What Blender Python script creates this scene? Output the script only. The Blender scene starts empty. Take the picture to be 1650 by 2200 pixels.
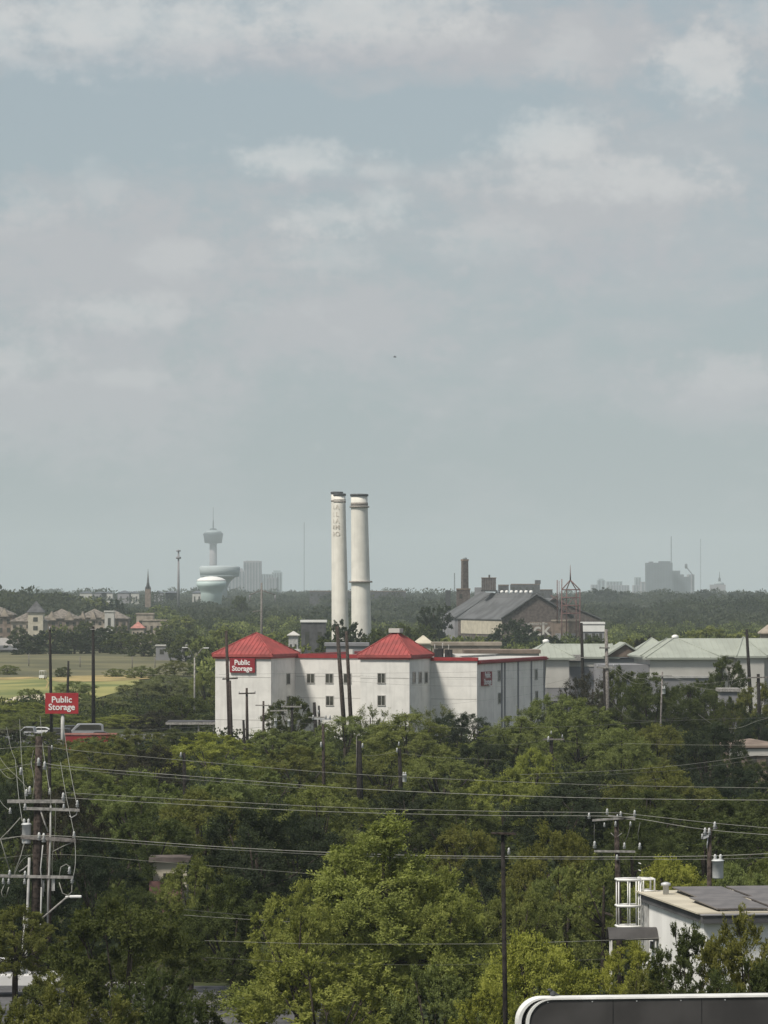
import bpy, math, random
import numpy as np
from mathutils import Vector, Matrix

S = bpy.context.scene
C = S.collection
R = math.radians

# ------------------------------------------------------------------ camera
F = 8000.0                      # focal length in photo pixels (1650 x 2200)
CAMZ = 20.0
PITCH = math.atan2(170.0, F)
cd = bpy.data.cameras.new('camera')
cd.sensor_fit = 'VERTICAL'
cd.sensor_height = 36.0
cd.lens = 36.0 * F / 2200.0
cd.clip_start = 1.0
cd.clip_end = 60000.0
cam = bpy.data.objects.new('camera', cd)
C.objects.link(cam)
cam.location = (0, 0, CAMZ)
cam.rotation_euler = (math.pi / 2 + PITCH, 0, 0)
S.camera = cam

# ------------------------------------------------------------------ light
SUN_EL, SUN_AZ = R(54), R(-132)      # azimuth from +Y towards +X : the sun stands behind the camera, to the left
sd = bpy.data.lights.new('sun', 'SUN')
sd.energy = 4.4
sd.angle = R(11)
sd.color = (1.0, 0.93, 0.82)
sun = bpy.data.objects.new('sun', sd)
C.objects.link(sun)
to_sun = Vector((math.sin(SUN_AZ) * math.cos(SUN_EL), math.cos(SUN_AZ) * math.cos(SUN_EL), math.sin(SUN_EL)))
sun.rotation_euler = to_sun.to_track_quat('Z', 'Y').to_euler()
sun.location = (-200, -200, 400)

S.view_settings.view_transform = 'Standard'
S.view_settings.look = 'None'
S.view_settings.exposure = 0.0
S.view_settings.gamma = 1.0
S.cycles.use_denoising = True
S.cycles.max_bounces = 6
S.cycles.diffuse_bounces = 3
S.cycles.glossy_bounces = 2
S.cycles.transmission_bounces = 3
S.cycles.volume_bounces = 1
S.cycles.transparent_max_bounces = 8
S.cycles.sample_clamp_indirect = 6.0


class NT:
    """small helper to wire shader nodes"""
    def __init__(self, tree):
        self.t = tree
        tree.nodes.clear()

    def n(self, typ, **kw):
        nd = self.t.nodes.new(typ)
        for k, v in kw.items():
            if k.startswith('i_'):
                nd.inputs[int(k[2:])].default_value = v
            else:
                setattr(nd, k, v)
        return nd

    def l(self, a, ao, b, bi):
        self.t.links.new(a.outputs[ao], b.inputs[bi])

    def val(self, op, a, b=None, c=None, clamp=False):
        nd = self.t.nodes.new('ShaderNodeMath')
        nd.operation = op
        nd.use_clamp = clamp
        for i, x in enumerate((a, b, c)):
            if x is None:
                continue
            if isinstance(x, (int, float)):
                nd.inputs[i].default_value = x
            else:
                self.t.links.new(x, nd.inputs[i])
        return nd.outputs[0]

    def mix(self, fac, a, b, blend='MIX'):
        nd = self.t.nodes.new('ShaderNodeMix')
        nd.data_type = 'RGBA'
        nd.blend_type = blend
        for i, x in ((0, fac), (6, a), (7, b)):
            if isinstance(x, (int, float)):
                nd.inputs[i].default_value = x
            elif isinstance(x, tuple):
                nd.inputs[i].default_value = x if len(x) == 4 else (*x, 1)
            else:
                self.t.links.new(x, nd.inputs[i])
        return nd.outputs[2]


def smooth(nt, x, a, b):
    nd = nt.t.nodes.new('ShaderNodeMapRange')
    nd.interpolation_type = 'SMOOTHSTEP'
    nt.t.links.new(x, nd.inputs[0])
    nd.inputs[1].default_value = a
    nd.inputs[2].default_value = b
    return nd.outputs[0]


# ------------------------------------------------------------------ sky
W = bpy.data.worlds.new('World')
S.world = W
W.use_nodes = True
nt = NT(W.node_tree)
tc = nt.n('ShaderNodeTexCoord')
sky = nt.n('ShaderNodeTexSky', sky_type='NISHITA', sun_disc=False)
sky.sun_elevation = SUN_EL
sky.sun_rotation = SUN_AZ
sky.altitude = 200
sky.air_density = 1.0
sky.dust_density = 2.5
sky.ozone_density = 1.0
SKY_K = 0.085
skyc = nt.mix(1.0, sky.outputs[0], (SKY_K, SKY_K, SKY_K, 1), 'MULTIPLY')
dirv = tc.outputs['Generated']


def dir_of(px, py):
    dx, dy = (px - 825) / F, (1100 - py) / F
    return Vector((dx, math.cos(PITCH) - dy * math.sin(PITCH), math.sin(PITCH) + dy * math.cos(PITCH))).normalized()


def noise(scale, zs, detail, rough, off, dist=0.0):
    m = nt.n('ShaderNodeMapping')
    nt.t.links.new(dirv, m.inputs[0])
    m.inputs['Location'].default_value = off
    m.inputs['Scale'].default_value = (scale, scale, scale * zs)
    nz = nt.n('ShaderNodeTexNoise')
    nz.inputs['Scale'].default_value = 1.0
    nz.inputs['Detail'].default_value = detail
    nz.inputs['Roughness'].default_value = rough
    nz.inputs['Distortion'].default_value = dist
    nt.t.links.new(m.outputs[0], nz.inputs[0])
    return nz.outputs[0]


warp = noise(60, 1.3, 4, 0.55, (4.1, 1.7, 0.3))
wfine = noise(170, 1.5, 4, 0.6, (2.1, 5.7, 3.3))


def blob(px, py, rx, ry, wob=0.55):
    c = dir_of(px, py)
    sub = nt.n('ShaderNodeVectorMath', operation='SUBTRACT')
    nt.t.links.new(dirv, sub.inputs[0])
    sub.inputs[1].default_value = c
    mul = nt.n('ShaderNodeVectorMath', operation='MULTIPLY')
    nt.t.links.new(sub.outputs[0], mul.inputs[0])
    mul.inputs[1].default_value = (F / rx, F / max(rx, ry), F / ry)
    ln = nt.n('ShaderNodeVectorMath', operation='LENGTH')
    nt.t.links.new(mul.outputs[0], ln.inputs[0])
    d = nt.val('ADD', ln.outputs['Value'], nt.val('MULTIPLY', nt.val('SUBTRACT', warp, 0.5), wob * 3.2))
    d = nt.val('ADD', d, nt.val('MULTIPLY', nt.val('SUBTRACT', wfine, 0.5), wob * 2.6))
    return smooth(nt, d, 1.3, 0.2)


def vmax(xs):
    o = xs[0]
    for x in xs[1:]:
        o = nt.val('MAXIMUM', o, x)
    return o


big = noise(24, 2.0, 4, 0.55, (0.6, 0.2, 1.9), 0.3)
fine = noise(80, 1.9, 5, 0.55, (3.0, 1.0, 0.0), 0.2)
cl = nt.val('ADD', nt.val('MULTIPLY', big, 0.65), nt.val('MULTIPLY', fine, 0.35))
grey_m = smooth(nt, cl, 0.40, 0.60)
clear = vmax([blob(250, 265, 700, 120, 0.4), blob(880, 270, 330, 90, 0.4), nt.val('MULTIPLY', blob(1400, 1000, 420, 110, 0.4), 0.7), nt.val('MULTIPLY', blob(720, 1000, 260, 130, 0.4), 0.8)])
grey_b = vmax([blob(250, 560, 620, 230, 0.55), blob(1250, 440, 420, 220, 0.5), blob(1150, 90, 800, 110, 0.5),
               blob(150, 850, 520, 210, 0.5), blob(1550, 850, 260, 120, 0.5), blob(700, 700, 420, 130, 0.5)])
grey_mask = nt.val('SUBTRACT', nt.val('MAXIMUM', nt.val('MULTIPLY', grey_m, 0.6), grey_b), nt.val('MULTIPLY', clear, 0.9), clamp=True)
def k_(b, f):
    return nt.val('MULTIPLY', b, f)
white_b = vmax([blob(230, 45, 520, 100, 0.55), k_(blob(760, 30, 330, 95, 0.6), 0.9), blob(650, 342, 155, 42, 0.6), k_(blob(790, 365, 80, 22, 0.6), 0.7),
                k_(blob(1175, 305, 130, 75, 0.65), 0.9), k_(blob(1270, 375, 270, 60, 0.65), 0.75), k_(blob(1490, 130, 110, 95, 0.65), 0.9), k_(blob(1200, 115, 80, 60, 0.6), 0.45),
                k_(blob(735, 470, 150, 50, 0.65), 0.85), k_(blob(830, 440, 55, 45, 0.6), 0.8), k_(blob(270, 668, 150, 42, 0.6), 0.55), k_(blob(390, 550, 110, 45, 0.6), 0.45),
                k_(blob(700, 545, 120, 45, 0.6), 0.4), k_(blob(1060, 520, 150, 60, 0.6), 0.35), k_(blob(40, 770, 120, 60, 0.6), 0.5), k_(blob(280, 812, 130, 22, 0.6), 0.4),
                k_(blob(210, 410, 60, 70, 0.6), 0.35), k_(blob(60, 440, 100, 60, 0.6), 0.35), k_(blob(1560, 800, 130, 50, 0.6), 0.35), k_(blob(1620, 40, 120, 50, 0.6), 0.4)])
shade_b = vmax([blob(620, 125, 560, 45, 0.5), k_(blob(700, 395, 130, 26, 0.6), 0.8), k_(blob(240, 735, 420, 30, 0.5), 0.5), k_(blob(1250, 555, 230, 50, 0.5), 0.8)])
white_n = smooth(nt, nt.val('ADD', nt.val('MULTIPLY', big, 0.4), nt.val('MULTIPLY', fine, 0.6)), 0.56, 0.74)
white_mask = nt.val('MAXIMUM', white_b, nt.val('MULTIPLY', white_n, 0.3), clamp=True)
white_mask = nt.val('MULTIPLY', white_mask, nt.val('ADD', 0.4, nt.val('MULTIPLY', fine, 1.0)), clamp=True)
sep = nt.n('ShaderNodeSeparateXYZ')
nt.t.links.new(dirv, sep.inputs[0])
hor = smooth(nt, sep.outputs[2], 0.004, 0.055)     # clouds melt into the haze low down
base = nt.mix(0.70, skyc, (0.425, 0.496, 0.527, 1))
c1 = nt.mix(nt.val('MULTIPLY', grey_mask, nt.val('MULTIPLY_ADD', hor, 0.7, 0.25)), base, (0.474, 0.487, 0.509, 1))
c2 = nt.mix(nt.val('MULTIPLY', white_mask, nt.val('MULTIPLY', hor, 0.66)), c1, (0.70, 0.705, 0.695, 1))
c2 = nt.mix(nt.val('MULTIPLY', shade_b, nt.val('MULTIPLY', hor, 0.35)), c2, (0.445, 0.455, 0.495, 1))
over = smooth(nt, sep.outputs[2], 0.16, 0.55)          # deeper blue-grey overhead
c2 = nt.mix(over, c2, (0.33, 0.36, 0.41, 1))
bg = nt.n('ShaderNodeBackground')
bg.inputs[1].default_value = 1.0
nt.t.links.new(c2, bg.inputs[0])
wo_ = nt.n('ShaderNodeOutputWorld')
nt.l(bg, 0, wo_, 0)


# ------------------------------------------------------------------ helpers
def at(px, py, Y):
    """the point at depth Y seen at photo pixel px, py"""
    dx, dy = (px - 825) / F, (1100 - py) / F
    d = Vector((dx, math.cos(PITCH) - dy * math.sin(PITCH), math.sin(PITCH) + dy * math.cos(PITCH)))
    d *= Y / d.y
    return Vector((d.x, d.y, d.z + CAMZ))


def sstep(a, b, x):
    t = np.clip((np.asarray(x, dtype=float) - a) / (b - a), 0, 1)
    return t * t * (3 - 2 * t)


def gz(x, y):
    """height of the ground"""
    x = np.asarray(x, dtype=float)
    y = np.asarray(y, dtype=float)
    q = x / np.maximum(y, 50.0) * F + 825
    wl = 1 - sstep(120, 330, q)
    wr = sstep(640, 860, q)
    wm = 1 - wl - wr
    hl = 9.0 * sstep(1450, 2000, y)
    hm = 6.0 * sstep(1350, 2000, y) + 4.0 * sstep(2750, 3600, y)
    hr = 8.6 * sstep(1500, 3600, y)
    z = wl * hl + wm * hm + wr * hr
    # golf course swells
    g = (1 - sstep(330, 480, q)) * sstep(600, 690, y) * (1 - sstep(1150, 1300, y))
    z = z + g * (0.9 * np.sin(x / 23.0 + 1.0) * np.sin(y / 70.0) + 0.7 * np.sin(x / 41.0 + y / 110.0))
    return z


def g1(x, y):
    return float(gz(x, y))


def nodes_mat(name):
    m = bpy.data.materials.new(name)
    m.use_nodes = True
    return m, NT(m.node_tree)


def mat(name, col, rough=0.8, var=0.12, scale=3.0, metal=0.0, streak=0.0, spec=0.3, col2=None, bump=0.0):
    """painted or mineral surface: noise-mottled colour, slight dirt"""
    m, t = nodes_mat(name)
    o = t.n('ShaderNodeOutputMaterial')
    b = t.n('ShaderNodeBsdfPrincipled')
    b.inputs['Roughness'].default_value = rough
    b.inputs['Metallic'].default_value = metal
    b.inputs['Specular IOR Level'].default_value = spec
    tc = t.n('ShaderNodeTexCoord')
    nz = t.n('ShaderNodeTexNoise')
    nz.inputs['Scale'].default_value = scale
    nz.inputs['Detail'].default_value = 5
    t.l(tc, 'Object', nz, 0)
    dark = tuple(c * (1 - var * 1.6) for c in col) if col2 is None else col2
    light = tuple(min(1, c * (1 + var)) for c in col)
    fac = smooth(t, nz.outputs[0], 0.35, 0.65)
    c = t.mix(fac, dark, light)
    if streak:
        mp = t.n('ShaderNodeMapping')
        mp.inputs['Scale'].default_value = (2.2, 2.2, 0.12)
        t.l(tc, 'Object', mp, 0)
        n2 = t.n('ShaderNodeTexNoise')
        n2.inputs['Scale'].default_value = 1.0
        n2.inputs['Detail'].default_value = 4
        t.l(mp, 0, n2, 0)
        f2 = t.val('MULTIPLY', smooth(t, n2.outputs[0], 0.48, 0.72), streak)
        c = t.mix(f2, c, tuple(x * 0.55 for x in col))
    t.t.links.new(c, b.inputs['Base Color'])
    if bump:
        bp = t.n('ShaderNodeBump')
        bp.inputs['Strength'].default_value = bump
        t.l(nz, 0, bp, 'Height')
        t.l(bp, 0, b, 'Normal')
    t.l(b, 0, o, 0)
    return m


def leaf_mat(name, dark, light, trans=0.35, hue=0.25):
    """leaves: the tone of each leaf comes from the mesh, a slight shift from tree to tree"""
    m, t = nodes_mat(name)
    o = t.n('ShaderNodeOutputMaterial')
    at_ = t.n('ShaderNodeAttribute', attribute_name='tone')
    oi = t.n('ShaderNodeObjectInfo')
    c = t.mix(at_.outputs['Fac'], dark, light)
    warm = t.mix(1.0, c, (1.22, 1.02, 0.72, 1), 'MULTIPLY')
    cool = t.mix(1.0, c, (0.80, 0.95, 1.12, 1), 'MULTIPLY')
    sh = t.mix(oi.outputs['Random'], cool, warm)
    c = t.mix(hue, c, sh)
    d = t.n('ShaderNodeBsdfDiffuse')
    d.inputs[1].default_value = 0.5
    tr = t.n('ShaderNodeBsdfTranslucent')
    t.t.links.new(c, d.inputs[0])
    ct = t.mix(1.0, c, (0.50, 0.53, 0.24, 1), 'MULTIPLY')
    t.t.links.new(ct, tr.inputs[0])
    mx = t.n('ShaderNodeAddShader')        # a leaf both reflects and lets light through
    t.l(d, 0, mx, 0)
    t.l(tr, 0, mx, 1)
    t.l(mx, 0, o, 0)
    return m


wo = {}     # world origin of every object built


def tag(o, label=None, cat=None, group=None, kind=None):
    if label:
        o['label'] = label
    if cat:
        o['category'] = cat
    if group:
        o['group'] = group
    if kind:
        o['kind'] = kind
    return o


def thing(name, label, cat, loc, rz=0.0, group=None):
    o = bpy.data.objects.new(name, None)
    o.empty_display_size = 0.5
    C.objects.link(o)
    o.location = loc
    o.rotation_euler = (0, 0, rz)
    wo[o.name] = Vector(loc)
    return tag(o, label, cat, group)


class MB:
    def __init__(self):
        self.v, self.f, self.s = [], [], []

    def add(self, vs, fs, smooth=False):
        n = len(self.v)
        self.v += [Vector(p) for p in vs]
        self.f += [[i + n for i in f] for f in fs]
        self.s += [smooth] * len(fs)
        return self

    def box(self, c, s, rz=0.0, taper=1.0):
        cx, cy, cz = c
        hx, hy, hz = s[0] / 2, s[1] / 2, s[2] / 2
        cr, sr = math.cos(rz), math.sin(rz)
        vs = []
        for z, k in ((-hz, 1), (hz, taper)):
            for x, y in ((-hx, -hy), (hx, -hy), (hx, hy), (-hx, hy)):
                x, y = x * k, y * k
                vs.append((cx + x * cr - y * sr, cy + x * sr + y * cr, cz + z))
        return self.add(vs, [(0, 3, 2, 1), (4, 5, 6, 7), (0, 1, 5, 4), (1, 2, 6, 5), (2, 3, 7, 6), (3, 0, 4, 7)])

    def b2(self, x0, x1, y0, y1, z0, z1):
        return self.box(((x0 + x1) / 2, (y0 + y1) / 2, (z0 + z1) / 2), (x1 - x0, y1 - y0, z1 - z0))

    def tube(self, pts, r, n=8, cap=True):
        pts = [Vector(p) for p in pts]
        rs = r if isinstance(r, (list, tuple)) else [r] * len(pts)
        vs, fs = [], []
        ref = None
        for i, p in enumerate(pts):
            a = pts[max(0, i - 1)]
            b = pts[min(len(pts) - 1, i + 1)]
            d = (b - a)
            d = d.normalized() if d.length > 1e-9 else Vector((0, 0, 1))
            if ref is None:
                ref = Vector((1, 0, 0)) if abs(d.x) < 0.8 else Vector((0, 1, 0))
            u = d.cross(ref).normalized()
            w = u.cross(d)
            ref = w
            for k in range(n):
                t = 2 * math.pi * k / n
                vs.append(p + (u * math.cos(t) + w * math.sin(t)) * rs[i])
        for i in range(len(pts) - 1):
            for k in range(n):
                a, b = i * n + k, i * n + (k + 1) % n
                fs.append((a, b, b + n, a + n))
        self.add(vs, fs, n > 4)
        if cap:
            m = len(self.v) - len(vs)
            self.f.append([m + k for k in range(n)][::-1])
            self.s.append(False)
            e = m + (len(pts) - 1) * n
            self.f.append([e + k for k in range(n)])
            self.s.append(False)
        return self

    def lathe(self, prof, c=(0, 0, 0), n=24):
        vs, fs = [], []
        for r, z in prof:
            for k in range(n):
                t = 2 * math.pi * k / n
                vs.append((c[0] + r * math.cos(t), c[1] + r * math.sin(t), c[2] + z))
        for i in range(len(prof) - 1):
            for k in range(n):
                a, b = i * n + k, i * n + (k + 1) % n
                fs.append((a, b, b + n, a + n))
        fs.append([k for k in range(n)][::-1])
        m = (len(prof) - 1) * n
        fs.append([m + k for k in range(n)])
        return self.add(vs, fs, True)

    def prism(self, poly, axis_vec):
        """extrude a polygon (list of 3D points) along a vector"""
        a = [Vector(p) for p in poly]
        b = [p + Vector(axis_vec) for p in a]
        n = len(a)
        fs = [list(range(n))[::-1], list(range(n, 2 * n))]
        for i in range(n):
            j = (i + 1) % n
            fs.append((i, j, j + n, i + n))
        return self.add(a + b, fs)

    def build(self, name, m, parent=None, org=None):
        if parent is not None:
            # vertices are given in the local frame of the thing
            o0 = Vector((0, 0, 0))
        elif org is not None:
            o0 = Vector(org)
        else:
            xs = [v.x for v in self.v]
            ys = [v.y for v in self.v]
            zs = [v.z for v in self.v]
            o0 = Vector(((min(xs) + max(xs)) / 2, (min(ys) + max(ys)) / 2, min(zs)))
        me = bpy.data.meshes.new(name)
        me.from_pydata([tuple(v - o0) for v in self.v], [], self.f)
        me.materials.append(m)
        me.polygons.foreach_set('use_smooth', self.s)
        me.update()
        o = bpy.data.objects.new(name, me)
        C.objects.link(o)
        if parent is None:
            o.location = o0
        else:
            o.parent = parent
        return o


def fix_normals(o):
    import bmesh
    bm = bmesh.new()
    bm.from_mesh(o.data)
    bmesh.ops.recalc_face_normals(bm, faces=bm.faces)
    bm.to_mesh(o.data)
    bm.free()
    return o


def copy_tree(root):
    c = root.copy()
    C.objects.link(c)
    for ch in root.children:
        d = ch.copy()
        C.objects.link(d)
        d.parent = c
        for g in ch.children:
            e = g.copy()
            C.objects.link(e)
            e.parent = d
    return c


def text_mesh(body, size, bold=0.0, extr=0.02, spacing=1.0):
    cu = bpy.data.curves.new('lettering', 'FONT')
    cu.body = body
    cu.size = size
    cu.align_x = 'CENTER'
    cu.align_y = 'CENTER'
    cu.offset = bold
    cu.extrude = extr
    cu.resolution_u = 4
    cu.space_line = 0.85
    cu.space_character = spacing
    to = bpy.data.objects.new('lettering', cu)
    C.objects.link(to)
    dg = bpy.context.evaluated_depsgraph_get()
    me = bpy.data.meshes.new_from_object(to.evaluated_get(dg))
    bpy.data.objects.remove(to)
    bpy.data.curves.remove(cu)
    return me


def put_text(body, size, m, parent, loc, rot, bold=0.0, width=None, extr=0.02):
    me = text_mesh(body, size, bold, extr)
    me.name = 'lettering'
    me.materials.clear()
    me.materials.append(m)
    o = bpy.data.objects.new('lettering', me)
    C.objects.link(o)
    o.parent = parent
    o.location = loc
    o.rotation_euler = rot
    if width:
        xs = [v.co.x for v in me.vertices]
        k = width / (max(xs) - min(xs))
        o.scale = (k, k, 1)
    return o


# ------------------------------------------------------------------ materials
M = {}
M['stucco'] = mat('stucco', (0.73, 0.72, 0.69), 0.9, 0.05, 0.6, streak=0.2)
M['wing_lit_stucco'] = mat('wing_lit_stucco', (0.86, 0.82, 0.77), 0.9, 0.04, 0.6, streak=0.22)  # brightened copy of the stucco: light on the wing side put into the colour
M['joint'] = mat('joint', (0.40, 0.39, 0.37), 0.9, 0.05)
M['red_roof'] = mat('red_roof', (0.33, 0.070, 0.066), 0.7, 0.12, 0.5, streak=0.35, col2=(0.26, 0.062, 0.058))
M['red_trim'] = mat('red_trim', (0.28, 0.032, 0.036), 0.6, 0.08, 1.0)
M['sign_red'] = mat('sign_red', (0.38, 0.028, 0.036), 0.5, 0.05, 1.0)
M['sign_dark'] = mat('sign_dark', (0.25, 0.022, 0.032), 0.5, 0.05, 1.0)
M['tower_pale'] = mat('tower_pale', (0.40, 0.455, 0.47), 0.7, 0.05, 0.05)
M['letter'] = mat('letter', (0.80, 0.79, 0.78), 0.6, 0.03, 1.0)
M['glass'] = mat('glass', (0.055, 0.055, 0.045), 0.25, 0.2, 0.7, spec=0.5)
M['frame'] = mat('frame', (0.42, 0.41, 0.39), 0.7, 0.05)
M['dark'] = mat('dark', (0.03, 0.03, 0.032), 0.8, 0.2)
M['wood'] = mat('wood', (0.055, 0.042, 0.036), 0.95, 0.35, 6.0)
M['wood_grey'] = mat('wood_grey', (0.19, 0.175, 0.165), 0.9, 0.25, 5.0)
M['wood_black'] = mat('wood_black', (0.022, 0.019, 0.018), 0.95, 0.3, 5.0)
M['arm'] = mat('arm', (0.30, 0.29, 0.275), 0.9, 0.2, 5.0)
M['steel'] = mat('steel', (0.50, 0.51, 0.52), 0.5, 0.1, 4.0, metal=0.2)
M['porcelain'] = mat('porcelain', (0.50, 0.51, 0.51), 0.35, 0.06)
M['tank'] = mat('tank', (0.56, 0.58, 0.585), 0.45, 0.08, 3.0)
M['wire'] = mat('wire', (0.27, 0.27, 0.24), 0.6, 0.1)
M['wire_dark'] = mat('wire_dark', (0.13, 0.13, 0.12), 0.7, 0.1)
M['stack'] = mat('stack', (0.73, 0.71, 0.65), 0.9, 0.05, 0.25, streak=0.16)
M['stack_band'] = mat('stack_band', (0.28, 0.25, 0.225), 0.9, 0.2)
M['faded'] = mat('faded', (0.55, 0.51, 0.45), 0.9, 0.2)
M['soot'] = mat('soot', (0.075, 0.08, 0.085), 0.9, 0.2)
M['brick'] = mat('brick', (0.115, 0.096, 0.089), 0.9, 0.2, 1.2)
M['stone'] = mat('stone', (0.33, 0.285, 0.235), 0.9, 0.18, 0.5)
M['stone_dark'] = mat('stone_dark', (0.21, 0.165, 0.135), 0.9, 0.18, 0.5)
M['cream'] = mat('cream', (0.50, 0.46, 0.37), 0.9, 0.08, 0.5)
M['shingle'] = mat('shingle', (0.17, 0.15, 0.13), 0.9, 0.25, 1.0)
M['slate'] = mat('slate', (0.085, 0.085, 0.09), 0.8, 0.2, 0.6)
M['grey_roof'] = mat('grey_roof', (0.105, 0.109, 0.114), 0.85, 0.16, 0.25)
M['sage_roof'] = mat('sage_roof', (0.33, 0.355, 0.31), 0.6, 0.06, 0.3)
M['pale_wall'] = mat('pale_wall', (0.50, 0.49, 0.46), 0.9, 0.06, 0.3)
M['grey_wall'] = mat('grey_wall', (0.24, 0.24, 0.255), 0.9, 0.08, 0.3)
M['white'] = mat('white', (0.78, 0.78, 0.76), 0.6, 0.04, 0.6)
M['white_wall'] = mat('white_wall', (0.80, 0.80, 0.78), 0.8, 0.05, 0.5, streak=0.22)
M['white_pipe'] = mat('white_pipe', (0.42, 0.42, 0.41), 0.6, 0.12, 2.0)
M['rust_red'] = mat('rust_red', (0.16, 0.085, 0.08), 0.7, 0.15, 0.8)
M['terracotta'] = mat('terracotta', (0.42, 0.19, 0.16), 0.8, 0.15, 0.8)
M['aqua'] = mat('aqua', (0.46, 0.56, 0.55), 0.5, 0.05, 0.1)
M['concrete'] = mat('concrete', (0.40, 0.39, 0.37), 0.9, 0.1, 0.5)
M['tower_dark'] = mat('tower_dark', (0.05, 0.065, 0.08), 0.6, 0.1, 0.05)
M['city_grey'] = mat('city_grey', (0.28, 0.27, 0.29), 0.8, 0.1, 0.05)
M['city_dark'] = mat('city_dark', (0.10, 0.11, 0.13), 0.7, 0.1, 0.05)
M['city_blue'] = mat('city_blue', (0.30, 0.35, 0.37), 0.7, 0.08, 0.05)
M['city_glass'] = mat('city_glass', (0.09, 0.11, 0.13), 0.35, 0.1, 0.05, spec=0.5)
M['panel'] = mat('panel', (0.14, 0.125, 0.12), 0.45, 0.15, 1.5, spec=0.4)
M['sign_grey'] = mat('sign_grey', (0.068, 0.065, 0.065), 0.6, 0.14, 1.2, streak=0.35)
M['rim_white'] = mat('rim_white', (0.78, 0.78, 0.76), 0.5, 0.08, 1.5, streak=0.25)
M['bark'] = mat('bark', (0.042, 0.034, 0.028), 0.95, 0.3, 6.0)
M['car_white'] = mat('car_white', (0.72, 0.72, 0.71), 0.3, 0.02, spec=0.5)
M['car_black'] = mat('car_black', (0.02, 0.02, 0.023), 0.3, 0.02, spec=0.5)
M['car_silver'] = mat('car_silver', (0.36, 0.37, 0.38), 0.35, 0.03, metal=0.3)
M['tyre'] = mat('tyre', (0.02, 0.02, 0.02), 0.9, 0.1)
M['asphalt'] = mat('asphalt', (0.10, 0.10, 0.105), 0.95, 0.16, 0.8)
M['kerb'] = mat('kerb', (0.32, 0.31, 0.29), 0.9, 0.1, 1.0)
M['fairway'] = mat('fairway', (0.25, 0.235, 0.085), 1.0, 0.18, 0.05, col2=(0.13, 0.155, 0.05))
M['rough'] = mat('rough', (0.135, 0.125, 0.065), 1.0, 0.12, 0.04, col2=(0.085, 0.085, 0.045))
M['drygrass'] = mat('drygrass', (0.36, 0.27, 0.12), 1.0, 0.15, 0.15, col2=(0.19, 0.165, 0.065))
M['sand'] = mat('sand', (0.56, 0.50, 0.38), 1.0, 0.08, 0.3)
M['lake'] = mat('lake', (0.25, 0.25, 0.24), 0.9, 0.1)

# ground: litter, dry soil and patchy weeds
m, t = nodes_mat('ground')
o_ = t.n('ShaderNodeOutputMaterial')
b_ = t.n('ShaderNodeBsdfPrincipled')
b_.inputs['Roughness'].default_value = 1.0
b_.inputs['Specular IOR Level'].default_value = 0.1
tc_ = t.n('ShaderNodeTexCoord')
n1 = t.n('ShaderNodeTexNoise')
n1.inputs['Scale'].default_value = 0.05
n1.inputs['Detail'].default_value = 8
n2 = t.n('ShaderNodeTexNoise')
n2.inputs['Scale'].default_value = 1.3
n2.inputs['Detail'].default_value = 6
t.l(tc_, 'Object', n1, 0)
t.l(tc_, 'Object', n2, 0)
ca = t.mix(smooth(t, n2.outputs[0], 0.35, 0.65), (0.030, 0.034, 0.017), (0.065, 0.062, 0.032))
cb = t.mix(smooth(t, n1.outputs[0], 0.45, 0.6), ca, (0.050, 0.060, 0.024))
t.t.links.new(cb, b_.inputs['Base Color'])
t.l(b_, 0, o_, 0)
M['ground'] = m

L = {}
L['bright'] = leaf_mat('leaf_bright', (0.046, 0.060, 0.016), (0.285, 0.300, 0.085))
L['yellow'] = leaf_mat('leaf_yellow', (0.068, 0.084, 0.017), (0.305, 0.322, 0.080))
L['mid'] = leaf_mat('leaf_mid', (0.028, 0.040, 0.014), (0.212, 0.238, 0.084))
L['olive'] = leaf_mat('leaf_olive', (0.026, 0.032, 0.010), (0.180, 0.186, 0.058))
L['dark'] = leaf_mat('leaf_dark', (0.013, 0.020, 0.008), (0.098, 0.116, 0.043))
L['blue'] = leaf_mat('leaf_blue_shade', (0.011, 0.017, 0.012), (0.052, 0.066, 0.040))  # dark bluish leaves; cloud shade and shaded gaps are also put into this colour
L['purple'] = leaf_mat('leaf_purple', (0.016, 0.016, 0.013), (0.064, 0.060, 0.046))
L['grey'] = leaf_mat('leaf_grey', (0.052, 0.064, 0.032), (0.200, 0.215, 0.112))
L['wood_far'] = leaf_mat('leaf_far', (0.022, 0.029, 0.021), (0.066, 0.076, 0.050), hue=0.0)

# ------------------------------------------------------------------ ground
def grid_sheet(name, ys, half, nx, lift, m, xfun=None):
    vs, fs = [], []
    for y in ys:
        for i in range(nx):
            if xfun:
                a, b = xfun(y)
                x = a + (b - a) * i / (nx - 1)
            else:
                w = half(y)
                x = -w + 2 * w * i / (nx - 1)
            vs.append((x, y, g1(x, y) + lift))
    for j in range(len(ys) - 1):
        for i in range(nx - 1):
            a = j * nx + i
            fs.append((a, a + 1, a + 1 + nx, a + nx))
    me = bpy.data.meshes.new(name)
    me.from_pydata(vs, [], fs)
    me.materials.append(m)
    me.polygons.foreach_set('use_smooth', [True] * len(fs))
    o = bpy.data.objects.new(name, me)
    C.objects.link(o)
    return o


ys = [-140, -60, 0, 60, 120, 180, 260, 340, 420, 500, 560] + list(np.arange(600, 1300, 14)) + list(np.arange(1300, 2100, 40)) + list(np.geomspace(2100, 14000, 30))
tag(grid_sheet('ground', [float(y) for y in ys], lambda y: max(420.0, 0.33 * y), 150, 0.0, M['ground']), kind='structure')


def px_x(px, y):
    return (px - 825) / F * y


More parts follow.
